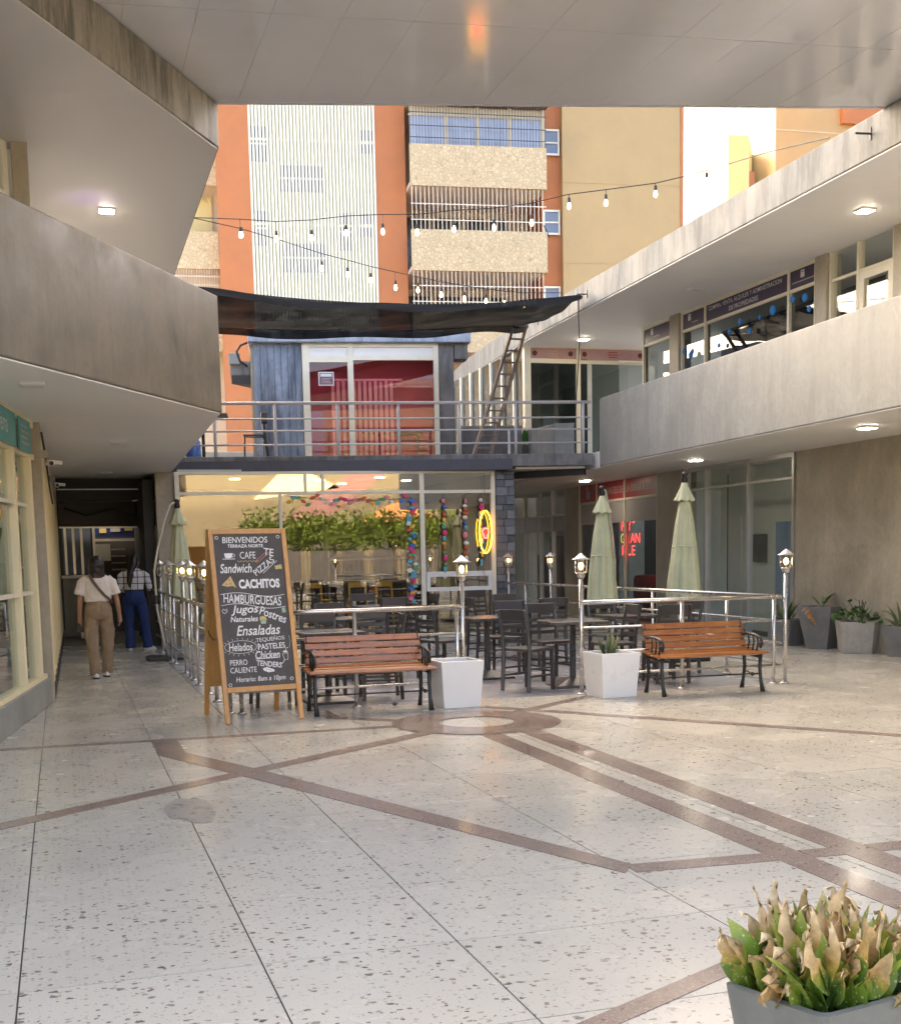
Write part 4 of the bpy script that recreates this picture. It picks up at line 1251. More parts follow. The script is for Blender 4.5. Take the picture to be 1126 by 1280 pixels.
# ------------------------------------------------------------------ apartment tower behind
T0, T1 = (12.73, 45.0), (17.80, 44.35)
TW = thing('apartment_tower', 'orange and cream apartment tower with slatted screen and stone balconies', 'building', (14, 46, 0))
Mt2, _ = Seg(T0, T1)
HT = 36.5
# core walls
MB(Mt2).box(-6.80, 0.0, 0, -5.62, 2.61, HT).build('orange_pilaster', M['orange'], TW, W=True)
MB(Mt2).box(-1.12, 0.0, 0, -0.02, 2.61, HT).build('orange_pilaster', M['orange'], TW, W=True)
MB(Mt2).box(5.12, 0.3, 0, 5.86, 2.61, HT).build('orange_wall', M['orange'], TW, W=True)
MB(Mt2).box(5.861, 0.0, 0, 10.45, 9.0, HT).build('cream_wall', M['cream'], TW, W=True)
MB(Mt2).box(10.451, -0.03, 0, 10.60, 9.0, HT).build('corner_strip', M['orange'], TW, W=True)
for i in range(9):
    MB(Mt2).box(5.861, -0.012, 2.9 * i + 0.6, 10.45, 0.0, 2.9 * i + 0.625).build('floor_line', M['cream'], TW, W=True)
MB(Mt2).box(-5.619, 0.10, 0, -1.121, 0.6, HT).build('screen_back_wall', M['green_wall'], TW, W=True)
MB(Mt2).box(-14.0, 1.6, 0, -6.8, 2.6, HT).build('left_wing_wall', M['pale'], TW, W=True)
MB(Mt2).box(-0.019, 2.4, 0, 5.119, 2.6, HT).build('recess_wall', M['pale'], TW, W=True)
MB(Mt2).box(-14, 0.81, HT, 10.6, 9.0, HT + 0.3).build('roof', M['conc_light'], TW, W=True)
# white vertical slats, one by one
n = 37
for i in range(n):
    s = -5.58 + i * (4.42 / (n - 1))
    MB(Mt2).box(s - 0.040, -0.04, 2.0, s + 0.040, 0.01, HT - 1).build('screen_slat', M['slat'], TW, W=True)
for z in (4.6, 7.5, 10.4, 13.35, 16.25, 19.2, 22.1):
    MB(Mt2).box(-5.61, 0.012, z - .04, -1.13, 0.032, z + .04).build('screen_rail', M['green_wall'], TW, W=True)
winm = paint('dark_window', (0.05, 0.055, 0.05), 0.3)
for (a, z0, b_, z1) in ((-5.57, 15.5, -4.96, 16.7), (-4.54, 14.5, -2.97, 15.4), (-5.5, 12.6, -5.04, 13.8), (-4.53, 11.7, -2.95, 12.7), (-2.45, 12.5, -2.05, 13.8),
                        (-1.6, 15.9, -1.2, 16.7), (-4.5, 8.8, -2.95, 9.8), (-5.5, 9.7, -5.0, 10.9), (-1.7, 13.0, -1.3, 13.8)):
    wo = MB(Mt2).box(a, 0.05, z0, b_, 0.099, z1).build('window', winm, TW, W=True)
    MB(Mt2).box(a, 0.035, (z0 + z1) / 2 - .03, b_, 0.049, (z0 + z1) / 2 + .03).build('window_bar', M['bar'], wo, W=True)
# crazy-paved stone balconies
sm, nt, b = nodes_of('crazy_paving')
v = coords(nt, (1, 1, 1))
vo = N(nt, 'ShaderNodeTexVoronoi', Scale=8.0)
vo.feature = 'DISTANCE_TO_EDGE'
nt.links.new(v, vo.inputs['Vector'])
vc = N(nt, 'ShaderNodeTexVoronoi', Scale=8.0)
nt.links.new(v, vc.inputs['Vector'])
sep = N(nt, 'ShaderNodeSeparateColor')
nt.links.new(vc.outputs['Color'], sep.inputs[0])
cc = mixc(nt, sep.outputs[0], (0.60, 0.475, 0.285), (0.72, 0.585, 0.37))
cc = mixc(nt, ramp(nt, vo.outputs['Distance'], [(0.02, 1.0), (0.07, 0.0)]), cc, (0.47, 0.36, 0.22))
nt.links.new(cc, b.inputs['Base Color'])
b.inputs['Roughness'].default_value = 0.85
bump(nt, b, vo.outputs['Distance'], 0.5, 0.03)
M['stone'] = sm
soffit_t = paint('balcony_soffit', (0.78, 0.66, 0.55), 0.8, 0.05)
for fl, (zb, zt) in enumerate(((8.75, 10.2), (11.62, 13.05), (14.55, 15.98), (17.5, 18.9), (20.4, 21.8))):
    bal = MB(Mt2).box(0.0, -1.0, zb, 5.0, -0.85, zt).box(4.85, -0.85, zb, 5.0, 0.29, zt)
    bo = bal.build('balcony', M['stone'], TW, W=True)
    MB(Mt2).box(0.0, -0.84, zb + .02, 4.84, 2.39, zb + 0.18).build('balcony_floor', soffit_t, bo, W=True)
# grilles and windows per storey
for z0, z1, dark in ((10.2, 11.62, False), (13.05, 14.55, False), (18.9, 20.4, False)):
    g = MB(Mt2)
    for i in range(32):
        s = 0.05 + i * 0.155
        g.box(s - .012, -0.93, z0, s + .012, -0.91, z1)
    for zz in (z0 + 0.35, z0 + 0.9):
        g.box(0.0, -0.935, zz - .015, 5.0, -0.905, zz + .015)
    stuff(g.build('grille', M['bar'], TW, W=True))
    for a, b_ in ((0.15, 1.2), (1.35, 2.4), (2.55, 3.4), (3.5, 4.3)):
        wo = MB(Mt2).box(a, 2.30, z0 - .9, b_, 2.39, z1 - .25).build('balcony_door', winm, TW, W=True)
        MB(Mt2).box(a, 2.25, z0 - .9, a + .06, 2.299, z1 - .25).box(b_ - .06, 2.25, z0 - .9, b_, 2.299, z1 - .25).build('door_frame', M['pale'], wo, W=True)
skyg = paint('curtained_glass', (0.36, 0.42, 0.52), 0.15, 0.25, 2, stretch=(8, 8, .3))
for a, b_ in ((0.04, 1.30), (1.42, 2.45), (2.57, 3.62), (3.74, 4.84)):
    wo = MB(Mt2).box(a, -0.80, 15.98, b_, -0.76, 17.0).build('enclosed_window', skyg, TW, W=True)
    MB(Mt2).box(a, -0.80, 17.05, b_, -0.76, 17.32).build('upper_light', M['pale'], wo, W=True)
MB(Mt2).box(1.30, -0.83, 15.98, 1.42, -0.74, 17.35).box(2.45, -0.83, 15.98, 2.57, -0.74, 17.35).box(3.62, -0.83, 15.98, 3.74, -0.74, 17.35).box(4.84, -0.83, 15.98, 4.98, -0.74, 17.35).box(0, -0.82, 17.0, 5, -0.75, 17.05).build('enclosure_frame', M['pale'], TW, W=True)
g = MB(Mt2)
for i in range(46):
    s = 0.03 + i * 0.109
    g.box(s - .007, -1.01, 15.98, s + .007, -0.995, 17.4)
for zz in (16.2, 16.6, 17.05):
    g.box(0, -1.015, zz - .012, 5.0, -0.99, zz + .012)
stuff(g.build('grille', M['bar_dark'], TW, W=True))
MB(Mt2).prism([(0, -1.25), (5.05, -1.25), (5.05, -0.7), (0, -0.7)], 17.38, 17.45).build('window_awning', M['conc_old'], TW, W=True)
# small side windows in the orange wall
for z0, z1 in ((16.15, 17.0), (13.3, 14.12), (10.5, 11.35), (19.0, 19.9)):
    wo = MB(Mt2).box(5.18, 0.22, z0, 5.78, 0.299, z1).build('side_window', paint('pane_blue', (0.16, 0.20, 0.28), 0.2) if z0 == 16.15 else bpy.data.materials['pane_blue'], TW, W=True)
    MB(Mt2).box(5.16, 0.17, z0 - .04, 5.80, 0.219, z0 + .03).box(5.16, 0.17, z1 - .03, 5.80, 0.219, z1 + .04).box(5.16, 0.17, z0 + .03, 5.22, 0.219, z1 - .03).box(5.74, 0.17, z0 + .03, 5.80, 0.219, z1 - .03) \
        .box(5.22, 0.17, z0 + .38, 5.74, 0.219, z0 + .43).build('window_frame', M['slat'], wo, W=True)
MB(Mt2).tube([(5.12, -.85, 10.0), (5.2, .2, 10.7)], .02, 5).tube([(5.12, -.85, 12.9), (5.2, .2, 13.6)], .02, 5).build('brace', M['bar_dark'], TW, W=True)
# drying rack cage on the slatted side
MB(Mt2).box(-1.2, -0.6, 10.30, -0.4, -0.58, 10.33).box(-1.2, -.6, 9.9, -1.17, -.58, 10.3).box(-.43, -.6, 9.9, -.4, -.58, 10.3).box(-1.2, -.6, 10.32, -1.18, 0, 10.34).box(-.42, -.6, 10.32, -.4, 0, 10.34).build('rack', M['bar_dark'], TW, W=True)
# left wing balcony, window and grille
lb = MB(Mt2).box(-13.0, 0.5, 11.85, -6.81, 0.65, 13.15).build('balcony', M['stone'], TW, W=True)
MB(Mt2).box(-13.0, 0.66, 11.87, -6.82, 1.59, 12.0).build('balcony_floor', soffit_t, lb, W=True)
lb = MB(Mt2).box(-13.0, 0.5, 8.95, -6.81, 0.65, 10.3).build('balcony', M['stone'], TW, W=True)
MB(Mt2).box(-13.0, 0.5, 14.75, -6.81, 0.65, 16.1).build('balcony', M['stone'], TW, W=True)
MB(Mt2).box(-9, 1.5, 13.15, -7.0, 1.59, 14.6).build('yellow_blind', M['yellow_wall'], TW, W=True)
g = MB(Mt2)
for i in range(22):
    s = -8.8 + i * .09
    g.box(s - .01, .56, 10.3, s + .01, .58, 11.85)
for zz in (10.6, 10.95, 11.3, 11.6):
    g.box(-8.9, .555, zz - .012, -6.82, .585, zz + .012)
stuff(g.build('grille', M['bar'], TW, W=True))

# ------------------------------------------------------------------ more distant towers on the right
T2 = thing('distant_tower', 'tall pale and ochre apartment block rising behind the right roof', 'building', (40, 62, 0))
Mq, Lq = Seg((37.40, 60), (50.0, 59.2))
MB(Mq).box(0, 0, 0, 12, 10, 36).build('ochre_wall', M['cream'], T2, W=True)
MB(Mq).box(-0.06, 0.0, 0, -0.001, 10, 36).build('pale_wall', M['pale'], T2, W=True)
MB(Mq).box(3.75, -0.3, 23.9, 7, -0.001, 36).build('orange_panel', M['orange'], T2, W=True)
for z in (20.5, 23.4, 26.3):
    MB(Mq).box(0, -0.03, z, 12, 0, z + 0.06).build('floor_line', M['pale'], T2, W=True)
T3 = thing('distant_block', 'small ochre block with orange side far behind the right roof edge', 'building', (36, 64, 0))
Mq3, _ = Seg((34.55, 60), (50.0, 59.2))
MB(Mq3).prism([(0, 0), (1.18, 0), (3.0, 3), (1.85, 3)], 0, 22.95).build('ochre_wall', M['yellow_wall'], T3, W=True)
MB(Mq3).box(1.40, 0.4, 0, 1.75, 0.8, 21.3).build('orange_side', M['orange'], T3, W=True)

# ------------------------------------------------------------------ street side behind the viewer, seen in the glass
MUR = thing('mural_building', 'painted mural building across the street behind the viewer, mirrored in cafe glass', 'building', (14, -27, 0))
MB().box(-2, -36, 0, 32, -26, 10).build('wall', paint('mural_cream', (0.14, 0.118, 0.072), 0.8, 0.06, 0.6), MUR, W=True)
mur = [((4.0, 3.0), (9.5, 6.6), (11.2, 6.4), (6.0, 2.6), paint('mural_plum', (0.20, 0.10, 0.09), .7)), ((8.4, 3.1), (11.5, 4.6), (13.2, 3.6), (12.6, 2.4), M['orange']), ((9.8, 3.0), (12.6, 3.6), (11.5, 2.2), (9.5, 2.2), paint('mural_mauve', (0.28, 0.13, 0.12), .7)),
       ((3.2, 4.6), (5.2, 6.6), (8.0, 5.2), (5.4, 4.9), M['yellow_wall']), ((11.5, 4.8), (11.9, 6.8), (13.2, 6.8), (12.6, 4.4), paint('mural_blue', (0.30, 0.40, 0.58), .7)), ((8.0, 6.3), (9.5, 6.9), (12.5, 6.9), (11.5, 6.2), M['orange']),
       ((14.0, 4.6), (14.2, 5.6), (17.0, 6.0), (16.8, 5.0), M['blue_sign']), ((18, 3.5), (18, 6.5), (18.8, 6.5), (18.8, 3.5), M['pot']), ((20, 3.5), (20, 6.0), (24, 6.0), (24, 3.5), M['white'])]
for a_, b_, c_, d_, mt in mur:
    MB().add([(p[0], -25.97, p[1]) for p in (a_, b_, c_, d_)] + [(p[0], -26.0, p[1]) for p in (a_, b_, c_, d_)], [(0, 1, 2, 3), (7, 6, 5, 4), (0, 4, 5, 1), (1, 5, 6, 2), (2, 6, 7, 3), (3, 7, 4, 0)]).build('mural_shape', mt, MUR, W=True)
for i in range(17):
    x0 = 1.0 + i * 1.75
    MB().box(x0, -25.96, 0.1, x0 + (1.2 if i % 3 else 1.5), -25.9, 2.25 + .2 * (i % 2)).build('added_dark_panel', M['dark_paint'], MUR, W=True)  # dark panels added so the cafe glass mirrors less light
FE = thing('iron_fence', 'black iron bar fence on the street side, mirrored in the cafe glass', 'fence', (9, -12, 0))
for i in range(75):
    x = 1.5 + i * 0.2
    MB().box(x, -12, 0, x + 0.06, -11.96, 1.55).build('bar', M['bar_dark'], FE, W=True)
MB().box(1.4, -12.02, 1.35, 16.6, -11.95, 1.4).box(1.4, -12.02, 0.1, 16.6, -11.95, 0.15).build('rail', M['bar_dark'], FE, W=True)
MB().box(1.0, -12.6, 0, 17, -12.1, 0.35).build('plinth', M['conc_light'], FE, W=True)
leafm = paint('tree_leaf', (0.11, 0.16, 0.025), 0.6, 0.6, 1.2)
for ti, (x, y, w_) in enumerate(((4.2, -14, 1.7), (6.9, -14.4, 1.9), (9.6, -13.8, 1.9), (12.3, -14.3, 2.0), (15.0, -14.0, 1.9), (17.8, -14.2, 2.0))):
    t = thing('street_tree', ('small spreading street tree behind the viewer, %s of the row' % ('first', 'second', 'third', 'fourth', 'fifth', 'sixth')[ti]), 'tree', (x, y, 0), 0, 'street trees mirrored in the cafe glass')
    MB().tube([(0, 0, 0), (0.05, 0, 1.0), (-.04, 0, 2.0), (.3, .1, 2.6)], 0.10, 8, r1=0.04).tube([(-.04, 0, 1.9), (-.7, .1, 2.5)], .05, 6, r1=.02).build('trunk', paint('bark', (.12, .085, .06), .9) if ti == 0 else bpy.data.materials['bark'], t)
    mb = MB()
    random.seed(40 + ti)
    for i in range(1700):
        a = random.uniform(0, 6.283)
        rr = math.sqrt(random.random()) * w_
        zz = 2.55 + random.gauss(0, .42) * (1.15 - .4 * rr / w_) + .15 * math.sin(a * 3 + ti)
        c = Vector((rr * math.cos(a), rr * .6 * math.sin(a), max(1.75, zz)))
        u = Vector((random.gauss(0, 1), random.gauss(0, 1), random.gauss(0, 1))).normalized() * .13
        v_ = u.orthogonal().normalized() * .07
        mb.add([c - u, c + v_, c + u, c - v_], [(0, 1, 2, 3)])
    stuff(mb.build('crown', leafm, t))
# wall added between the cafe and the tower to darken glass reflections
tag(MB().box(-14, 33.5, 0, 30, 33.8, 4.3).build('reflection_wall', M['conc_dark'], None, bevel=.02), 'dark cement wall added behind the cafe to darken window reflections', 'wall')

# ------------------------------------------------------------------ stainless railings round the cafe seating
def railing(label, a, b_, posts, ends=(True, True), name='cafe_railing', zs=(0.98, 0.71, 0.45, 0.21)):
    t = thing(name, label, 'railing', ((a[0] + b_[0]) / 2, (a[1] + b_[1]) / 2, 0), 0, 'stainless railings around the cafe seating')
    Mx, L_ = Seg(a, b_)
    for s in posts:
        p = MB(Mx).tube([(s, 0, 0), (s, 0, zs[0] - .02)], 0.022, 10).build('post', M['steel'], t, W=True, smooth=True)
        MB(Mx).lathe([(0.05, 0), (0.05, 0.012), (0.026, 0.02)], (s, 0, 0), 14).build('foot', M['steel'], p, W=True, smooth=True)
    for i, z in enumerate(zs):
        MB(Mx).tube([(0.0, 0, z), (L_, 0, z)], 0.024 if i == 0 else 0.013, 8).build('rail', M['steel'], t, W=True, smooth=True)
    return t


railing('stainless railing behind the left bench, from the chalkboard to the white planter', (1.56, 12.12), (3.90, 12.12), (0.06, 1.22, 2.30))
railing('stainless railing behind the right bench', (5.28, 12.12), (7.66, 12.10), (1.16, 2.30))
railing('stainless railing along the walkway side of the seating', (1.52, 22.2), (1.52, 12.12), (2.3, 3.9, 6.1, 7.1, 8.9, 10.0), zs=(0.99, 0.72, 0.46, 0.22))
railing('stainless railing along the far right side of the seating', (7.70, 12.14), (7.72, 21.2), (1.2, 3.2, 5.6, 8.1), zs=(0.97, 0.70, 0.45, 0.21))


def lamp_proto():
    t = thing('lamp_post', 'x', 'lamp', (0, 0, 0), 0, 'small lantern posts on the cafe railing')
    p = MB().tube([(0, 0, 0), (0, 0, 1.26)], 0.022, 12).build('pole', M['steel'], t, smooth=True)
    MB().lathe([(0.055, 0), (0.055, 0.012), (0.026, 0.022)], (0, 0, 0), 14).build('foot', M['steel'], p, smooth=True)
    MB().lathe([(0.026, 1.24), (0.045, 1.26), (0.045, 1.285), (0.058, 1.29), (0.058, 1.30)], (0, 0, 0), 16).build('collar', M['steel'], t, smooth=True)
    MB().lathe([(0.052, 1.301), (0.060, 1.36), (0.062, 1.43)], (0, 0, 0), 16).build('glass', M['glass_lamp'], t, smooth=True)
    cg = MB()
    for k in range(4):
        a = k * math.pi / 2 + 0.4
        cg.tube([(0.066 * math.cos(a), 0.066 * math.sin(a), 1.30), (0.068 * math.cos(a), 0.068 * math.sin(a), 1.435)], 0.004, 5)
    cg.tube([(0.068 * math.cos(a), 0.068 * math.sin(a), 1.36) for a in [2 * math.pi * i / 20 for i in range(20)]], 0.004, 5, closed=True)
    cg.build('cage', M['steel'], t)
    MB().lathe([(0.098, 1.437), (0.099, 1.442), (0.06, 1.458), (0.045, 1.475), (0.025, 1.488), (0.008, 1.505)], (0, 0, 0), 20).build('cap', M['alu'], t, smooth=True)
    MB().ball((0, 0, 1.37), 0.026, 10, 8, sz=1.35).build('bulb', M['lamp_bulb'], t, smooth=True)
    return t


lp = lamp_proto()
spots = [((3.93, 12.14), 'lit lantern post rising behind the left white planter'),
         ((5.25, 12.12), 'lit lantern post at the entrance gap beside the right white planter'),
         ((7.70, 12.06), 'lit lantern post at the right front corner of the railing'),
         ((7.70, 16.75), 'lit lantern post in front of the left pale umbrella'),
         ((7.71, 19.05), 'lit lantern post in front of the shop plant, on the far right railing'),
         ((7.72, 21.1), 'lit lantern post beside the stone pillar'),
         ((1.52, 14.05), 'lit lantern post on the walkway railing touching the chalkboard edge'),
         ((1.52, 15.7), 'lit lantern post on the walkway railing, middle of three lit ones left of the chalkboard'),
         ((1.52, 16.7), 'lit lantern post on the walkway railing, leftmost of the lit ones'),
         ((1.52, 18.9), 'unlit lantern post on the walkway railing in front of the left umbrella'),
         ((1.52, 20.6), 'unlit lantern post at the far end of the walkway railing')]
for i, ((x, y), lab) in enumerate(spots):
    o = lp if i == 0 else copy_tree(lp)
    o.location = (x, y, 0)
    o.rotation_euler = (0, 0, i * 0.37)
    o['label'] = lab
    if 'unlit' in lab:
        for c in o.children:
            if c.name.startswith('bulb'):
                c.data = c.data.copy()
                c.data.materials[0] = M['white']


# ------------------------------------------------------------------ closed cantilever umbrellas
def umbrella(x, y, zt, zb, side, label):
    t = thing('patio_umbrella', label, 'umbrella', (x, y, 0), 0, 'closed sage green umbrellas')
    H_ = zt - zb
    n = 40
    vs, fs = [], []
    prof = [(0.0, 0.045), (0.06, 0.075), (0.3, 0.12), (0.6, 0.165), (0.85, 0.20), (1.0, 0.215)]
    for i, (f_, r_) in enumerate(prof):
        for k in range(n):
            a = 2 * math.pi * k / n
            fold = 1 + min(1, f_ * 3 + .2) * (0.36 * abs(math.cos(4 * a + 0.5 * f_ + x)) - .18) + 0.07 * math.sin(3 * a + 4 * f_ + y) + .03 * math.sin(11 * a + 7 * f_ + x)
            zz = zt - 0.16 - f_ * (H_ - 0.16) + (0.025 * math.cos(8 * a) if i == len(prof) - 1 else 0)
            vs.append((r_ * fold * math.cos(a) * 0.92, r_ * fold * math.sin(a), zz))
    for i in range(len(prof) - 1):
        for k in range(n):
            fs.append((i * n + k, (i + 1) * n + k, (i + 1) * n + (k + 1) % n, i * n + (k + 1) % n))
    fs.append(tuple(range(n)))
    MB().add(vs, fs).build('canopy', M['umbrella'], t, smooth=True)
    vs, fs = [], []
    for i, (zz, r_) in enumerate(((zt, 0.035), (zt - 0.05, 0.05), (zt - 0.20, 0.12), (zt - 0.24, 0.135))):
        for k in range(n):
            a = 2 * math.pi * k / n
            fold = 1 + 0.13 * (i / 3) * math.cos(8 * a + .4)
            vs.append((r_ * fold * math.cos(a), r_ * fold * math.sin(a), zz + (.012 * math.cos(8 * a) if i == 3 else 0)))
    for i in range(3):
        for k in range(n):
            fs.append((i * n + k, (i + 1) * n + k, (i + 1) * n + (k + 1) % n, i * n + (k + 1) % n))
    fs.append(tuple(range(n)))
    MB().add(vs, fs).build('vent_cap', M['umbrella'], t, smooth=True)
    MB().tube([(0.150 * math.cos(a), 0.158 * math.sin(a), zt - .55 * H_ + .01 * math.sin(2 * a)) for a in [2 * math.pi * k / 20 for k in range(20)]], .012, 5, closed=True).build('strap', M['umbrella'], t)
    MB().lathe([(0.035, 0), (0.045, 0.03), (0.03, 0.09), (0.05, 0.11), (0.02, 0.14)], (0, 0, zt), 12).build('hub', M['black_metal'], t, smooth=True)
    MB().tube([(0, 0, zb + .5), (0, 0, zb - 0.06)], 0.02, 8).build('inner_pole', M['black_metal'], t)
    s = side
    ax, ay = s
    bend = [(0.02 * ax, 0.02 * ay, zt + 0.10), (0.10 * ax, 0.10 * ay, zt + 0.06), (0.20 * ax, 0.2 * ay, zt - .18), (0.32 * ax, .32 * ay, zt - .62), (0.38 * ax, .38 * ay, 1.35), (0.36 * ax, .36 * ay, .75), (.28 * ax, .28 * ay, 0.25), (.25 * ax, .25 * ay, 0.03)]
    MB().tube(bend, 0.021, 10).build('mast', M['alu'], t, smooth=True)
    MB().lathe([(0.055, 0.85), (0.055, 0.98)], (0.37 * ax, .37 * ay, 0), 10).build('crank', M['black_metal'], t)
    MB().box(.25 * ax - .3, .25 * ay - .3, 0.0, .25 * ax + .3, .25 * ay + .3, 0.05).build('base_plate', M['black_metal'], t, bevel=.01)


umbrella(7.98, 14.95, 2.40, 0.86, (0.25, 0.9), 'closed sage umbrella nearest the vacant glazed shop')
umbrella(7.44, 16.4, 2.30, 0.74, (0.75, 0.5), 'closed sage umbrella in front of the red sign boards')
umbrella(1.72, 19.2, 2.28, 0.90, (-1.0, 0.1), 'closed sage umbrella beside the walkway railing, partly behind the chalkboard')


# ------------------------------------------------------------------ benches
def bench(loc, rz, label):
    t = thing('park_bench', label, 'bench', loc, rz, 'wooden slat benches with black iron ends')
    W_ = 1.22
    for i, (y, z, tilt) in enumerate(((0.165, 0.445, 0.0), (0.07, 0.425, 0.0), (-0.03, 0.415, 0), (-0.125, 0.415, 0.0), (-.205, 0.41, -.25))):
        mb = MB(Matrix.Translation((0, y, z)) @ Matrix.Rotation(tilt, 4, 'X'))
        mb.box(-W_ / 2 - .02, -0.040, -0.012, W_ / 2 + .02, 0.040, 0.012)
        mb.build('seat_slat', M['bench_wood'], t, bevel=0.005)
    for i in range(4):
        z = 0.50 + i * 0.068
        y = 0.20 + i * 0.028
        MB(Matrix.Translation((0, y, z)) @ Matrix.Rotation(R(-20), 4, 'X')).box(-W_ / 2 + .02, -0.011, -0.030, W_ / 2 - .02, 0.011, 0.030).build('back_slat', M['bench_wood'], t, bevel=0.005)
    for sg in (-1, 1):
        x = sg * (W_ / 2 - 0.04)
        e = MB()
        e.tube([(x, 0.30, 0.73), (x, 0.27, 0.64), (x, 0.215, 0.50), (x, 0.19, 0.40), (x, 0.17, 0.25), (x, 0.20, 0.10), (x, 0.235, 0.0)], [0.02, 0.022, 0.022, 0.024, 0.019, 0.018, 0.026], 8)
        e.tube([(x, 0.20, 0.39), (x, 0.0, 0.375), (x, -0.18, 0.375)], 0.018, 8)
        e.tube([(x, -0.17, 0.40), (x, -0.155, 0.25), (x, -0.18, 0.12), (x, -0.225, 0.0)], [0.022, 0.019, 0.018, 0.028], 8)
        e.tube([(x, -.16, .19), (x, .0, .17), (x, .175, .2)], 0.009, 6)
        e.ball((x, 0.0, 0.17), 0.022, 8, 6)
        e.build('iron_leg', M['black_metal'], t, smooth=True)
        ar = MB()
        ar.tube([(x, 0.23, 0.585), (x, 0.12, 0.605), (x, -0.05, 0.60), (x, -0.16, 0.575), (x, -0.20, 0.52), (x, -0.17, 0.47), (x, -0.13, 0.485), (x, -0.135, 0.52)], 0.015, 8)
        for y in (0.10, 0.0, -0.09):
            ar.tube([(x, y, 0.595), (x, y - .025, 0.52), (x, y, 0.43)], 0.010, 6)
        ar.build('armrest', M['black_metal'], t, smooth=True)
    MB().tube([(-W_ / 2 + .05, 0.02, 0.17), (W_ / 2 - .05, 0.02, 0.17)], 0.008, 6).build('tie_rod', M['black_metal'], t)
    return t


bench((2.84, 11.80, 0), R(-1.5), 'wooden slat bench with black iron ends beside the chalkboard')
bench((6.50, 11.72, 0), R(-2.0), 'wooden slat bench with black iron ends at the right front corner of the seating')


# ------------------------------------------------------------------ white square planters
def white_planter(loc, rz, label, w0=0.195, w1=0.228, h=0.47):
    t = thing('planter', label, 'planter', loc, rz, 'white square planters at the cafe entrance')
    v = []
    for (w_, z) in ((w0, 0), (w1, h), (w1 - .03, h), (w1 - .035, h - .05)):
        v += [(-w_, -w_, z), (w_, -w_, z), (w_, w_, z), (-w_, w_, z)]
    f = [(3, 2, 1, 0)]
    for i in range(3):
        for k in range(4):
            f.append((i * 4 + k, i * 4 + (k + 1) % 4, i * 4 + 4 + (k + 1) % 4, i * 4 + 4 + k))
    MB().add(v, f).build('pot', M['white'], t, bevel=0.008)
    MB().box(-w1 + .036, -w1 + .036, h - .09, w1 - .036, w1 - .036, h - .05).build('soil', M['soil'], t)
    return t


white_planter((3.73, 11.80, 0), R(3), 'white square planter without a plant beside the left bench')
white_planter((5.47, 11.85, 0), R(3), 'white square planter with a spiky plant at the entrance gap')


def leaf_mesh(L_, w_, bend, fold=0.25, segs=6, tip=0.0, twist=0.0, shape=0.75, rag=0.0):
    vs, fs, ts = [], [], []
    x, z, a = 0.0, 0.0, 0.0
    for i in range(segs + 1):
        t_ = i / segs
        ww = w_ * (math.sin(math.pi * min(1, t_ ** shape)) + 0.12 * (1 - t_)) / 2
        tw = twist * t_
        for sg in (-1, 0, 1):
            yy = sg * ww
            dx = -abs(sg) * ww * fold
            vs.append((x + dx * math.cos(a) * -1 + yy * math.sin(tw) * .5, yy * math.cos(tw), z + abs(sg) * ww * fold * math.sin(a)))
            ts.append(t_)
        a = bend * t_ + tip * max(0, t_ - .6)
        x += math.sin(a) * L_ / segs
        z += math.cos(a) * L_ / segs
    for i in range(segs):
        for k in range(2):
            fs.append((i * 3 + k, i * 3 + k + 1, i * 3 + 3 + k + 1, i * 3 + 3 + k))
    if rag:
        jr = random.Random(int(L_ * 1e5))
        vs = [tuple(c_ + (jr.uniform(-rag, rag) if t_ > .35 else 0) for c_ in p_) for p_, t_ in zip(vs, ts)]
    me = bpy.data.meshes.new('leaf')
    me.from_pydata(vs, [], fs)
    at = me.attributes.new('along', 'FLOAT', 'POINT')
    at.data.foreach_set('value', ts)
    me.polygons.foreach_set('use_smooth', [True] * len(me.polygons))
    return me


def leaf_mat(name, stops, spots=0.0, rough=0.4, edge=None):
    m, nt, b = nodes_of(name)
    at = N(nt, 'ShaderNodeAttribute')
    at.attribute_name = 'along'
    tc = nt.nodes.new('ShaderNodeTexCoord')
    oi = N(nt, 'ShaderNodeObjectInfo')
    wob = noise(nt, tc.outputs['Object'], 26, 4, 0.7)
    ad = N(nt, 'ShaderNodeMath', operation='MULTIPLY_ADD')
    nt.links.new(wob, ad.inputs[0])
    ad.inputs[1].default_value = 0.45
    nt.links.new(at.outputs['Fac'], ad.inputs[2])
    sb = N(nt, 'ShaderNodeMath', operation='MULTIPLY_ADD')
    nt.links.new(oi.outputs['Random'], sb.inputs[0])
    sb.inputs[1].default_value = 0.30
    nt.links.new(ad.outputs[0], sb.inputs[2])
    s2 = N(nt, 'ShaderNodeMath', operation='SUBTRACT')
    nt.links.new(sb.outputs[0], s2.inputs[0])
    s2.inputs[1].default_value = 0.37
    c = ramp(nt, s2.outputs[0], stops)
    if spots:
        vo = N(nt, 'ShaderNodeTexVoronoi', Scale=75.0)
        nt.links.new(tc.outputs['Object'], vo.inputs['Vector'])
        sp = ramp(nt, vo.outputs['Distance'], [(0.16, spots), (0.28, 0.0)])
        c = mixc(nt, sp, c, (0.62, 0.62, 0.42))
    blot = noise(nt, tc.outputs['Object'], 55, 5, 0.7)
    c = mixc(nt, ramp(nt, blot, [(0.38, 0.30), (0.60, 0.0)]), c, (0.12, 0.10, 0.025))
    nt.links.new(c, b.inputs['Base Color'])
    b.inputs['Roughness'].default_value = rough
    b.inputs['Subsurface Weight'].default_value = 0.0
    bump(nt, b, noise(nt, tc.outputs['Object'], 40, 3), 0.3, 0.004)
    return m


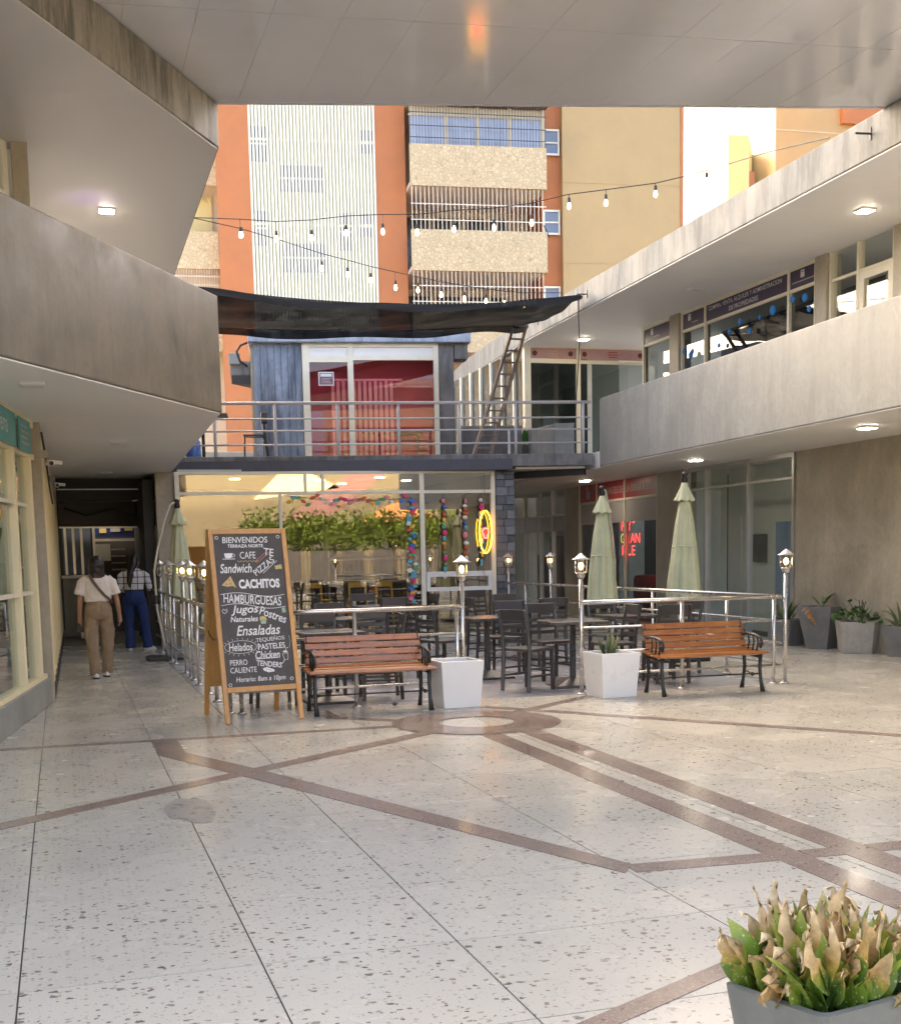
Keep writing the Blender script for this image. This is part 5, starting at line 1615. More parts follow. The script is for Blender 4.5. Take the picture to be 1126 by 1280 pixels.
def place_leaf(me, mat, parent, p, az, lean, sc=1.0, roll=0.0):
    o = link('leaf', me, mat, parent)
    o.matrix_local = Matrix.Translation(p) @ Matrix.Rotation(az, 4, 'Z') @ Matrix.Rotation(lean, 4, 'Y') @ Matrix.Rotation(roll, 4, 'Z') @ Matrix.Scale(sc, 4)
    return o


G_VAR = leaf_mat('variegated_blade', [(0.0, (0.10, 0.14, 0.06)), (0.5, (0.16, 0.20, 0.09)), (0.9, (0.42, 0.40, 0.20))], 0)
G_DARK = leaf_mat('dark_blade', [(0.0, (0.03, 0.07, 0.025)), (0.6, (0.05, 0.11, 0.035)), (1.0, (0.20, 0.22, 0.09))], 0)
G_BRIGHT = leaf_mat('bright_leaf', [(0.0, (0.08, 0.20, 0.03)), (0.7, (0.13, 0.30, 0.04)), (1.0, (0.22, 0.36, 0.07))], 0)
G_DRY = leaf_mat('dry_leaf', [(0.0, (0.40, 0.17, 0.06)), (0.6, (0.50, 0.25, 0.10)), (1.0, (0.58, 0.36, 0.18))], 0)


def blade_plant(name, label, loc, n, L_, w_, mats, seed, lean=0.75, cat='plant', r0=0.07, bend=(0.2, 0.9)):
    t = thing(name, label, cat, loc)
    rnd = random.Random(seed)
    mes = []
    for k in range(5):
        me = leaf_mesh(L_ * rnd.uniform(.8, 1.1), w_ * rnd.uniform(.85, 1.15), rnd.uniform(*bend), 0.35, 6)
        mes.append(me)
    for i in range(n):
        a = 6.283 * i / n * 2.4 + rnd.uniform(-.3, .3)
        o = place_leaf(mes[i % 5], None, t, (r0 * math.cos(a) * rnd.random(), r0 * math.sin(a) * rnd.random(), 0), a, lean * rnd.uniform(.1, 1.0), rnd.uniform(.7, 1.1), rnd.uniform(-.4, .4))
        if not o.data.materials:
            o.data.materials.append(mats[i % len(mats)])
    return t


blade_plant('agave_plant', 'spiky grey-green agave in the right white planter', (5.45, 11.85, 0.41), 14, 0.26, 0.045, [G_VAR, G_DARK], 2, 0.6, r0=0.05, bend=(0.05, 0.35))

# ------------------------------------------------------------------ chalkboard A-frame
BO = thing('chalkboard_sign', 'tall orange wood A-frame chalkboard menu with white chalk lettering', 'sign', (1.695, 11.88, 0), R(7))
slope = math.atan2(0.40, 1.80)
Hb = 1.845
# front leaf frame: x across, y outward normal is -y, z along the board
FM = Matrix.Translation((0, -0.42, 0)) @ Matrix.Rotation(-slope, 4, 'X')
BM = Matrix.Translation((0, 0.42, 0)) @ Matrix.Rotation(slope, 4, 'X')
for nm, Mx in (('front_frame', FM), ('back_frame', BM)):
    sgn = 1
    for sg in (-1, 1):
        MB(Mx).box(sg * 0.355 - .022, -0.018, 0.0, sg * 0.355 + .022, 0.018, Hb).build('stile', M['sign_wood'], BO, bevel=0.004)
    MB(Mx).box(-0.332, -0.016, Hb - 0.05, 0.332, 0.016, Hb).build('top_rail', M['sign_wood'], BO, bevel=0.004)
    MB(Mx).box(-0.332, -0.016, 0.29, 0.332, 0.016, 0.34).build('bottom_rail', M['sign_wood'], BO, bevel=0.004)
MB(FM).box(-0.331, -0.004, 0.341, 0.331, 0.006, Hb - .051).build('slate_panel', M['slate'], BO)
MB(BM).box(-0.331, -0.006, 0.341, 0.331, 0.004, Hb - .051).build('back_panel', M['sign_wood'], BO)
MB().tube([(-0.352, -0.24, 0.85), (-0.352, -0.12, 0.78), (-0.352, 0.0, 0.755), (-0.352, 0.12, 0.78), (-0.352, .24, .85)], 0.006, 5).build('chain', M['black_metal'], BO)
bw, bz0, bz1 = 0.662, 0.341, Hb - 0.051


def bxy(fu, fv):
    return -0.331 + fu * bw, bz1 - fv * (bz1 - bz0)


def chalk(s, fu, fv, w, h, mat='chalk', rot=0.0, shear=0.0, bold=0.0):
    x, z = bxy(fu, fv)
    put_text('chalk_lettering', s, M[mat], BO, FM, x, -0.0055, z, width=w * bw, height=h * (bz1 - bz0), rot=R(rot), shear=shear, bold=bold, W=False)


def chalk_line(pts, mat='chalk', r_=0.0028, closed=False):
    MB(FM).tube([(bxy(*p)[0], -0.0058, bxy(*p)[1]) for p in pts], r_, 5, closed=closed).build('chalk_line', M[mat], BO)


def chalk_fill(pts, mat, off=0.0):
    n = len(pts)
    q = [bxy(*p) for p in pts]
    MB(FM).add([(x, -0.0062 - off, z) for x, z in q], [tuple(range(n))]).build('chalk_drawing', M[mat], BO)


chalk('BIENVENIDOS', .46, .038, .66, .040, shear=.08, bold=.008)
chalk('TERRAZA NORTE', .46, .078, .52, .022, bold=.02)
chalk('CAFE', .48, .140, .23, .046)
chalk('TE', .79, .122, .15, .05, rot=-8, bold=.01)
chalk('Sandwich', .29, .225, .46, .062, shear=.25, bold=.012)
chalk('PIZZAS', .70, .215, .36, .042, rot=36, bold=.006)
chalk('CACHITOS', .61, .330, .60, .062, bold=.045)
chalk('HAMBURGUESAS', .49, .435, .84, .060, rot=-5, bold=.010)
chalk('Jugos', .36, .503, .40, .068, shear=.25, bold=.014)
chalk('Naturales', .34, .560, .40, .036, shear=.2, bold=.016)
chalk('Postres', .77, .540, .40, .056, rot=-22, bold=.012)
chalk('Ensaladas', .53, .636, .64, .066, shear=.3, bold=.010)
chalk('TEQUEÑOS', .69, .697, .42, .036, rot=3)
chalk('PASTELES', .70, .745, .40, .038, rot=2, bold=.012)
chalk('Helados', .25, .742, .34, .052, shear=.1, bold=.010)
chalk('Chicken', .63, .800, .36, .052, shear=.2, bold=.014)
chalk('TENDERS', .64, .862, .37, .036, rot=-8, bold=.016)
chalk('PERRO', .20, .842, .25, .036)
chalk('CALIENTE', .26, .892, .38, .036)
chalk('Horario: 8am a 10pm', .50, .958, .72, .042, shear=.2, bold=.006)
for fu, fv in ((.05, .022), (.95, .02), (.95, .965), (.05, .985)):
    chalk_line([(fu + .022 * math.cos(a), fv + .0095 * math.sin(a)) for a in [2 * math.pi * k / 14 for k in range(14)]], r_=.0028, closed=True)
chalk_fill([(.14, .125), (.26, .125), (.25, .15), (.22, .158), (.16, .158), (.145, .15)], 'chalk')
chalk_line([(.26, .13), (.29, .135), (.285, .148), (.25, .15)])
chalk_line([(.11, .163), (.29, .163)], r_=.004)
chalk_line([(.32 + .03 * i, .175 + .010 * (i % 2)) for i in range(11)], 'chalk_yellow')
chalk_line([(.57, .185), (.77, .115)], 'chalk_red')
chalk_line([(.60, .192), (.80, .125)], 'chalk_red')
chalk_line([(.68, .262), (.90, .18)])
chalk_fill([(.06, .335), (.20, .275), (.27, .355), (.22, .34), (.14, .345)], 'chalk_yellow')
for q in ((.17, .30), (.19, .325), (.13, .328)):
    chalk_fill([(q[0] + .022 * math.cos(a), q[1] + .009 * math.sin(a)) for a in [2 * math.pi * k / 10 for k in range(10)]][::-1], 'chalk_red', .001)
chalk_fill([(.86, .215), (.96, .205), (.97, .235), (.87, .238)], 'chalk_yellow')
chalk_line([(.03 + .93 * t_ / 20, .395 - .012 * math.sin(t_ / 20 * 6.28) + .012 * t_ / 20) for t_ in range(21)])
chalk_line([(.03 + .93 * t_ / 20, .468 - .014 * math.sin(t_ / 20 * 6.28) + .018 * t_ / 20) for t_ in range(21)])
chalk_line([(.08, .50), (.05, .49), (.03, .502), (.06, .522), (.11, .505), (.10, .49), (.08, .50)])
chalk_fill([(.56, .572), (.57, .55), (.61, .545), (.65, .552), (.67, .572)], 'chalk_yellow')
chalk_fill([(.57, .574), (.66, .574), (.65, .597), (.58, .597)], 'chalk_green')
chalk_fill([(.90, .50), (.95, .49), (.96, .525), (.91, .53)], 'chalk_green')
chalk_line([(.25 + .23 * math.cos(a), .742 + .042 * math.sin(a)) for a in [2 * math.pi * k / 28 for k in range(28)]], closed=True, r_=.002)
for k in range(22):
    a = 2 * math.pi * k / 22
    chalk_line([(.25 + .25 * math.cos(a), .742 + .048 * math.sin(a)), (.25 + .28 * math.cos(a), .742 + .060 * math.sin(a))], r_=.0018)
chalk_fill([(.54, .888), (.60, .882), (.70, .898), (.71, .912), (.62, .917), (.55, .903)], 'chalk')
chalk_line([(.58, .893), (.62, .90), (.67, .905)], 'chalk_red')
chalk_line([(.85, .80), (.93, .80), (.92, .84), (.87, .84)], closed=True)
chalk_fill([(.85, .79), (.88, .778), (.92, .782), (.93, .795)], 'chalk')
chalk_line([(.90, .778), (.91, .762), (.94, .76)])
chalk_line([(.87, .842), (.84, .86), (.80, .868)])
chalk_line([(.45, .826), (.78, .822)])
chalk_line([(.97, .68), (.98, .72), (.96, .76)], 'chalk_green')

# ------------------------------------------------------------------ chairs and tables of the cafe
def chair_proto():
    t = thing('cafe_chair', 'x', 'chair', (0, 0, 0), 0, 'dark slat-back cafe chairs')
    c = M['chair']
    MB().box(-0.21, -0.21, 0.44, 0.21, 0.20, 0.475).build('seat', c, t, bevel=0.012)
    for sx in (-1, 1):
        MB().bar((sx * 0.185, -0.185, 0.44), (sx * 0.195, -0.195, 0), 0.036, 0.036, (0, 1, 0)).build('leg', c, t)
        MB().tube([(sx * 0.195, 0.215, 0.0), (sx * 0.19, 0.19, 0.44), (sx * 0.19, 0.20, 0.60), (sx * 0.19, 0.265, 0.90)], [0.022, 0.024, 0.022, 0.019], 6).build('back_leg', c, t)
    for i, z in enumerate((0.56, 0.635, 0.71)):
        y = 0.20 + (z - .6) * .21
        MB().box(-0.172, y - .008, z - 0.02, 0.172, y + .010, z + 0.02).build('back_slat', c, t)
    MB().box(-0.185, 0.232, 0.785, 0.185, 0.252, 0.905).build('top_slat', c, t, bevel=0.006)
    for z, y0, y1 in ((0.17, -.19, .205), (0.25, -.19, .2)):
        for sx in (-1, 1):
            MB().bar((sx * 0.19, y0, z), (sx * 0.19, y1, z), 0.018, 0.022).build('stretcher', c, t)
    MB().bar((-.19, -.19, .21), (.19, -.19, .21), .018, .022).build('stretcher', c, t)
    return t


def table_proto():
    t = thing('cafe_table', 'x', 'table', (0, 0, 0), 0, 'dark pedestal tables')
    MB().box(-0.33, -0.33, 0.715, 0.33, 0.33, 0.75).build('top', M['table'], t, bevel=0.008)
    MB().lathe([(0.045, 0.06), (0.038, 0.12), (0.038, 0.70), (0.09, 0.714)], (0, 0, 0), 12).build('column', M['table'], t, smooth=True)
    v = [(-.26, -.26, 0), (.26, -.26, 0), (.26, .26, 0), (-.26, .26, 0), (-.25, -.25, .025), (.25, -.25, .025), (.25, .25, .025), (-.25, .25, .025), (-.05, -.05, .10), (.05, -.05, .10), (.05, .05, .10), (-.05, .05, .10)]
    MB().add(v, [(3, 2, 1, 0), (0, 1, 5, 4), (1, 2, 6, 5), (2, 3, 7, 6), (3, 0, 4, 7), (4, 5, 9, 8), (5, 6, 10, 9), (6, 7, 11, 10), (7, 4, 8, 11), (8, 9, 10, 11)]).build('base', M['table'], t, bevel=.006)
    return t


cp, tp_ = chair_proto(), table_proto()
tables = [((4.92, 14.25), 0.1, 'dark pedestal table in the entrance gap, left of the nearest chair'),
          ((5.50, 12.95), -0.1, 'dark pedestal table nearest the entrance lantern post'),
          ((2.62, 12.72), 0.05, 'dark pedestal table behind the left bench'),
          ((6.55, 13.6), 0.1, 'dark pedestal table behind the right bench'),
          ((3.45, 15.2), 0.2, 'dark pedestal table behind the left white planter lantern, farther back'),
          ((6.3, 16.4), 0.0, 'dark pedestal table in front of the left pale umbrella'),
          ((4.6, 18.4), 0.1, 'dark pedestal table near the cafe glass, centre'),
          ((2.7, 18.2), 0.1, 'dark pedestal table near the cafe glass, behind the left bench')]
for i, ((x, y), rz, lab) in enumerate(tables):
    o = tp_ if i == 0 else copy_tree(tp_)
    o.location = (x, y, 0)
    o.rotation_euler = (0, 0, rz)
    o['label'] = lab
chairs = [((4.90, 12.80), 2.05, 'dark slat-back chair nearest the entrance gap, seen side-on'),
          ((4.42, 14.55), 1.9, 'dark chair left of the table in the entrance gap'),
          ((5.35, 14.75), -0.5, 'dark chair behind the table in the entrance gap'),
          ((5.55, 13.75), 0.1, 'dark chair behind the table nearest the entrance lantern'),
          ((6.05, 13.05), -1.6, 'dark chair right of the table nearest the entrance lantern'),
          ((6.60, 14.3), 0.1, 'dark chair behind the table at the right bench'),
          ((6.62, 12.85), 3.1, 'dark chair between the right bench railing and its table'),
          ((7.20, 13.7), -1.5, 'dark chair right of the table behind the right bench, below the umbrella'),
          ((2.05, 12.75), 1.6, 'dark chair between the chalkboard and the table behind the left bench'),
          ((3.20, 12.80), -1.7, 'dark chair right of the table behind the left bench'),
          ((2.72, 13.45), 0.0, 'dark chair behind the table at the left bench'),
          ((3.50, 14.45), 3.0, 'dark chair in front of the farther table behind the planter lantern'),
          ((4.05, 15.3), -1.5, 'dark chair right of the farther table behind the planter lantern'),
          ((3.40, 15.95), 0.1, 'dark chair behind the farther table behind the planter lantern'),
          ((6.30, 15.7), 3.1, 'dark chair in front of the table by the left pale umbrella'),
          ((5.65, 16.4), 1.6, 'dark chair left of the table by the left pale umbrella'),
          ((6.3, 17.15), 0.0, 'dark chair behind the table by the left pale umbrella'),
          ((4.60, 17.65), 3.1, 'dark chair in front of the centre table near the cafe glass'),
          ((4.6, 19.15), 0.0, 'dark chair behind the centre table near the cafe glass'),
          ((5.25, 18.4), -1.55, 'dark chair right of the centre table near the cafe glass'),
          ((2.70, 17.45), 3.1, 'dark chair in front of the far left table near the cafe glass'),
          ((3.35, 18.2), -1.5, 'dark chair right of the far left table near the cafe glass'),
          ((6.6, 19.3), 0.2, 'dark chair beside the stone pillar')]
for i, ((x, y), rz, lab) in enumerate(chairs):
    o = cp if i == 0 else copy_tree(cp)
    o.location = (x, y, 0)
    o.rotation_euler = (0, 0, rz)
    o['label'] = lab

# ------------------------------------------------------------------ cement pots along the right wall
def hex_pot(name, label, loc, rz, r0, r1, h, mat, sides=6, sx=1.0):
    t = thing(name, label, 'planter', loc, rz, 'tapered cement pots along the right wall')
    v, f = [], []
    rings = ((r0, 0), (r1, h), (r1 - .03, h), (r1 - .045, h - .06))
    for r_, z in rings:
        for k in range(sides):
            a = 2 * math.pi * (k + .5) / sides
            v.append((r_ * math.cos(a) * sx, r_ * math.sin(a), z))
    f.append(tuple(range(sides))[::-1])
    for i in range(len(rings) - 1):
        for k in range(sides):
            f.append((i * sides + k, i * sides + (k + 1) % sides, (i + 1) * sides + (k + 1) % sides, (i + 1) * sides + k))
    MB().add(v, f).build('pot', mat, t, bevel=.008)
    MB().add([(x * .97, y * .97, z) for x, y, z in v[3 * sides:]], [tuple(range(sides))]).build('soil', M['soil'], t)
    return t


hex_pot('cement_pot', 'low square cement pot holding the dark blade plant', (10.72, 16.75, 0), R(20), 0.27, 0.31, 0.41, M['pot'], 4)
hex_pot('cement_pot', 'tall dark tapered cement pot with a small fern', (10.82, 15.95, 0), R(28), 0.24, 0.40, 0.63, M['pot'], 4)
hex_pot('cement_pot', 'pale patchy cement pot under the bushy dark green plant', (10.84, 15.05, 0), R(10), 0.33, 0.40, 0.45, M['pot_light'], 5)
hex_pot('cement_pot', 'grey cement pot cut by the right border', (10.98, 14.25, 0), R(30), 0.24, 0.34, 0.42, M['pot'], 4)
blade_plant('blade_plant', 'dark upright blade-leaved plant in the low square pot', (10.68, 16.72, 0.36), 22, 0.42, 0.055, [G_DARK, G_VAR, G_DARK], 12, 0.8)
fern = thing('fern_plant', 'small bright green fern with a brown dry frond in the tall dark pot', 'plant', (10.80, 15.95, 0.58))
frond = leaf_mesh(0.09, 0.028, 0.3, 0.1, 3)
frond.materials.append(G_BRIGHT)
frond_d = leaf_mesh(0.14, 0.07, 0.9, 0.1, 3)
frond_d.materials.append(G_DRY)
rnd = random.Random(8)
for i in range(9):
    a = rnd.uniform(-1.2, 1.2) + math.pi * (i % 2) * .35
    ln = rnd.uniform(.25, .36)
    pts = [Vector((math.cos(a) * ln * t_ * .55, math.sin(a) * ln * t_ * .55 * .7, ln * (t_ * 1.1 - .45 * t_ * t_))) for t_ in [k / 6 for k in range(7)]]
    MB().tube(pts, .004, 5).build('stem', G_BRIGHT, fern)
    for k in range(2, 7):
        for sg in (-1, 1):
            place_leaf(frond, None, fern, pts[k], a + sg * 1.25, 1.2, 1.15 - .09 * k)
for i in range(7):
    place_leaf(frond_d, None, fern, (-.30 + .02 * (i % 3), -.12, .06 - .035 * i), 3.0 + .4 * i, 1.9 + .1 * (i % 3), 1.0)
bush = thing('bushy_plant', 'bushy plant with small dark green leaves in the pale pot', 'plant', (10.84, 15.05, 0.40))
bl = leaf_mesh(0.10, 0.055, 0.5, 0.2, 4)
bl.materials.append(leaf_mat('bush_leaf', [(0.0, (0.03, 0.10, 0.025)), (0.6, (0.06, 0.17, 0.04)), (1.0, (0.12, 0.25, 0.06))], 0))
for i in range(150):
    a = rnd.uniform(0, 6.283)
    rr = math.sqrt(rnd.random()) * .36
    zz = (0.30 + .1 * math.cos(a * 2)) * (1 - (rr / .42) ** 2) * rnd.uniform(.3, 1.1)
    place_leaf(bl, None, bush, (rr * math.cos(a), rr * math.sin(a), max(.0, zz)), a + rnd.uniform(-.8, .8), rnd.uniform(.3, 1.6), rnd.uniform(.7, 1.2), rnd.uniform(-1, 1))
for i in range(6):
    a = rnd.uniform(0, 6.28)
    MB().tube([(0, 0, 0), (.1 * math.cos(a), .1 * math.sin(a), .2), (.2 * math.cos(a), .2 * math.sin(a), .34)], .006, 5).build('stem', G_DARK, bush)
blade_plant('spider_plant', 'striped arching spider plant in the pot at the right border', (10.95, 14.25, 0.38), 34, 0.50, 0.04, [G_VAR, G_BRIGHT, G_VAR], 17, 1.0, bend=(0.6, 1.8), r0=.12)

# ------------------------------------------------------------------ foreground pot with half-dry leafy plant
fp = thing('foreground_pot', 'grey cement pot in the lower right corner of the picture', 'planter', (1.79, 2.56, 0))
rim = [Vector((1.53, 2.665)), Vector((1.63, 2.375)), Vector((2.07, 2.46)), Vector((1.97, 2.75))]
cen = sum(rim, Vector((0, 0))) / 4


def rounded(poly, r_, n=5):
    out = []
    m = len(poly)
    for i in range(m):
        p, a, b2 = poly[i], poly[i - 1], poly[(i + 1) % m]
        d0, d1 = (a - p).normalized(), (b2 - p).normalized()
        for k in range(n + 1):
            t_ = k / n
            q = p + d0 * r_ * (1 - t_) ** 2 + d1 * r_ * t_ ** 2
            out.append(q)
    return out


v, f = [], []
for sc_, z, r_ in ((0.70, 0.0, .03), (0.985, 0.43, .03), (1.0, 0.455, .03), (0.93, 0.46, .03), (0.90, 0.44, .03), (0.88, .39, .03)):
    for q in rounded([cen + (p - cen) * sc_ for p in rim], r_):
        v.append((q.x, q.y, z))
nr = 24
for i in range(5):
    for k in range(nr):
        f.append((i * nr + k, i * nr + (k + 1) % nr, (i + 1) * nr + (k + 1) % nr, (i + 1) * nr + k))
MB().add(v, f).build('pot', M['pot_grey'], fp, W=True, smooth=False)
MB().add([(x, y, .40) for x, y, z in v[5 * nr:]], [tuple(range(nr))]).build('soil', M['soil'], fp, W=True)
pl = thing('leafy_plant', 'half-dry dieffenbachia with green spotted leaves and tan withered tips', 'plant', (cen.x, cen.y, 0.40))
TAN = (0.60, 0.38, 0.16)
TANL = (0.76, 0.58, 0.34)
LG = leaf_mat('spotted_green_leaf', [(0.0, (0.06, 0.15, 0.018)), (0.5, (0.15, 0.27, 0.03)), (0.9, (0.32, 0.36, 0.06)), (1.0, (0.5, 0.38, 0.12))], 0.75, 0.32)
LT = leaf_mat('tan_tipped_leaf', [(0.0, (0.05, 0.13, 0.02)), (0.30, (0.14, 0.24, 0.03)), (0.42, (0.50, 0.34, 0.06)), (0.52, TAN), (1.0, TANL)], 0.5, 0.5)
LD = leaf_mat('withered_leaf', [(0.0, (0.36, 0.22, 0.09)), (0.4, TAN), (1.0, TANL)], 0.0, 0.7)
rnd = random.Random(31)
sets = []
for k in range(5):
    me = leaf_mesh(rnd.uniform(.15, .20), rnd.uniform(.060, .080), rnd.uniform(.1, .8), .45, 7, 0, rnd.uniform(-.5, .5))
    me.materials.append(LG)
    sets.append(me)
tset = []
for k in range(5):
    me = leaf_mesh(rnd.uniform(.16, .21), rnd.uniform(.050, .070), rnd.uniform(.1, .6), .9, 9, rnd.uniform(-3.0, 5.0), rnd.uniform(-2.5, 2.5), rag=.007)
    me.materials.append(LT)
    tset.append(me)
dset = []
for k in range(4):
    me = leaf_mesh(rnd.uniform(.07, .12), rnd.uniform(.035, .055), rnd.uniform(1.2, 2.6), 1.0, 8, 2.0, rnd.uniform(-3, 3), rag=.009)
    me.materials.append(LD)
    dset.append(me)
ex, ey = (rim[2] - rim[1]), (rim[0] - rim[1])
for i in range(250):
    u_, w_ = rnd.uniform(.06, .94), rnd.uniform(.06, .94)
    q = rim[1] + ex * u_ + ey * w_ - cen
    edge = max(abs(u_ - .5), abs(w_ - .5)) * 2
    out = math.atan2(q.y, q.x) + rnd.uniform(-.9, .9)
    r_ = rnd.random()
    h = rnd.uniform(0.0, .10)
    if r_ < .58:
        place_leaf(rnd.choice(sets), None, pl, (q.x * .9, q.y * .9, h), out, rnd.uniform(.0, .25 + .75 * edge), rnd.uniform(.75, 1.15), rnd.uniform(-1.5, 1.5))
    elif r_ < .91:
        place_leaf(rnd.choice(tset), None, pl, (q.x * .9, q.y * .9, h), out, rnd.uniform(-.05, .15 + .7 * edge), rnd.uniform(.8, 1.2), rnd.uniform(-2, 2))
    else:
        place_leaf(rnd.choice(dset), None, pl, (q.x * 1.0, q.y * 1.0, rnd.uniform(.02, .16)), out, rnd.uniform(.3, 1.6), rnd.uniform(.8, 1.3), rnd.uniform(-2, 2))
for i in range(14):
    a = rnd.uniform(0, 6.28)
    q = Vector((math.cos(a) * .1, math.sin(a) * .07, 0))
    MB().tube([q, q * 1.2 + Vector((0, 0, .07)), q * 1.5 + Vector((0, 0, .13))], .006, 5).build('stem', LG, pl)

# a crumpled wrapper on the floor below the left bench
tag(MB().ball((3.16, 12.06, 0.022), 0.022, 7, 5, sx=1.3, sz=.9).build('crumpled_wrapper', paint('foil_brown', (.09, .06, .03), .4)), 'small dark crumpled wrapper on the floor below the left bench', 'litter')

# ------------------------------------------------------------------ string lights
def string_light(label, pts, bulbs, lit=True):
    t = thing('string_light', label, 'string light', pts[0], 0, 'bulb strings over the court')
    MB().tube(pts, 0.007, 5).build('cable', M['wire'], t, W=True)
    for i, (p, drop) in enumerate(bulbs):
        x, y, z = p
        MB().tube([(x, y, z), (x, y, z - drop + .10)], 0.006, 5).lathe([(0.02, -drop + .04), (0.024, -drop + .06), (0.02, -drop + .11)], (x, y, z), 8).build('socket', M['wire'], t, W=True)
        MB().lathe([(0.004, -drop - .055), (0.022, -drop - .04), (0.029, -drop - .012), (0.018, -drop + .025), (0.013, -drop + .045)], (x, y, z), 10).build('bulb', M['bulb'] if lit else M['white'], t, W=True, smooth=True)


S1 = ([(2.266, 20.5, 6.874), (2.964, 20.099, 6.789), (3.477, 19.798, 6.707), (3.975, 19.504, 6.686), (4.455, 19.216, 6.7), (4.958, 18.908, 6.675), (5.41, 18.628, 6.63), (5.908, 18.313, 6.637), (6.427, 17.979, 6.617), (6.905, 17.665, 6.632), (7.362, 17.357, 6.703), (7.819, 17.043, 6.714), (8.404, 16.628, 6.727), (8.717, 16.401, 6.772), (8.987, 16.2, 6.82), (8.734, 14.187, 6.446), (8.267, 12.2, 5.967)], [((2.964, 20.099, 6.789), 0.231), ((3.477, 19.798, 6.707), 0.253), ((3.975, 19.504, 6.686), 0.263), ((4.455, 19.216, 6.7), 0.249), ((4.958, 18.908, 6.675), 0.247), ((5.421, 18.621, 6.631), 0.259), ((5.908, 18.313, 6.637), 0.266), ((6.427, 17.979, 6.617), 0.276), ((6.905, 17.665, 6.632), 0.273), ((7.372, 17.35, 6.703), 0.159), ((7.819, 17.043, 6.714), 0.178), ((8.404, 16.628, 6.727), 0.143), ((8.987, 16.2, 6.82), 0.141)])
S2 = ([(2.266, 20.5, 6.874), (3.072, 20.702, 6.798), (3.719, 20.859, 6.695), (4.444, 21.028, 6.554), (4.905, 21.133, 6.496), (5.33, 21.227, 6.432), (5.796, 21.328, 6.382), (6.225, 21.42, 6.34), (6.678, 21.514, 6.298), (7.14, 21.609, 6.269), (7.579, 21.697, 6.25), (7.959, 21.772, 6.239), (8.379, 21.853, 6.244), (9.154, 22.0, 6.305)], [((3.072, 20.702, 6.798), 0.088), ((4.444, 21.028, 6.554), 0.234), ((4.905, 21.133, 6.496), 0.237), ((5.33, 21.227, 6.432), 0.226), ((5.796, 21.328, 6.382), 0.256), ((6.225, 21.42, 6.34), 0.218), ((6.678, 21.514, 6.298), 0.22), ((7.14, 21.609, 6.269), 0.223), ((7.579, 21.697, 6.25), 0.211), ((7.959, 21.772, 6.239), 0.213), ((8.379, 21.853, 6.244), 0.214)])
string_light('upper bulb string crossing from the left roof to the right roof edge', S1[0], S1[1])
string_light('lower bulb string sloping down to the shade cloth', S2[0], S2[1])

# ------------------------------------------------------------------ black shade cloth
m = bpy.data.materials.new('shade_net')
m.use_nodes = True
nt = m.node_tree
b = nt.nodes['Principled BSDF']
b.inputs['Base Color'].default_value = (0.012, 0.011, 0.010, 1)
b.inputs['Roughness'].default_value = 0.8
out = nt.nodes['Material Output']
tr = nt.nodes.new('ShaderNodeBsdfTransparent')
mx = nt.nodes.new('ShaderNodeMixShader')
v = coords(nt)
fac = ramp(nt, noise(nt, v, 3.0, 4, .6), [(0.3, 0.94), (0.7, 1.0)])
nt.links.new(fac, mx.inputs[0])
nt.links.new(tr.outputs[0], mx.inputs[1])
nt.links.new(b.outputs[0], mx.inputs[2])
nt.links.new(mx.outputs[0], out.inputs[0])
M['net'] = m
SC = thing('shade_cloth', 'black sagging shade net stretched between the two roofs above the terrace', 'shade cloth', (5.5, 20, 5.5))
NEAR, FAR = [(2.005, 18.2, 5.351), (2.561, 18.423, 5.331), (3.179, 18.66, 5.336), (3.956, 18.945, 5.364), (4.635, 19.182, 5.401), (5.343, 19.419, 5.449), (6.079, 19.656, 5.523), (6.846, 19.893, 5.611), (7.644, 20.13, 5.726), (8.305, 20.32, 5.843), (8.952, 20.5, 5.972)], [(2.531, 21.0, 5.297), (3.054, 21.191, 5.309), (3.624, 21.392, 5.336), (4.514, 21.693, 5.417), (5.131, 21.894, 5.458), (6.095, 22.196, 5.555), (6.763, 22.397, 5.626), (7.452, 22.598, 5.727), (8.162, 22.799, 5.831), (8.616, 22.925, 5.838), (8.894, 23.0, 5.921)]
rows, cols = 10, len(NEAR)
vs, fs = [], []
rnd = random.Random(77)
for j in range(cols):
    a, c = Vector(NEAR[j]), Vector(FAR[j])
    for i in range(rows):
        t_ = i / (rows - 1)
        p = a.lerp(c, t_)
        p.z += -0.12 * math.sin(math.pi * t_) + 0.03 * math.sin(j * 1.7 + i * 2.1) + rnd.uniform(-.012, .012)
        vs.append(p)
for j in range(cols - 1):
    for i in range(rows - 1):
        fs.append((j * rows + i, j * rows + i + 1, (j + 1) * rows + i + 1, (j + 1) * rows + i))
o = MB().add(vs, fs).build('net', M['net'], SC, W=True, smooth=True)
md = o.modifiers.new('sub', 'SUBSURF')
md.levels = md.render_levels = 2
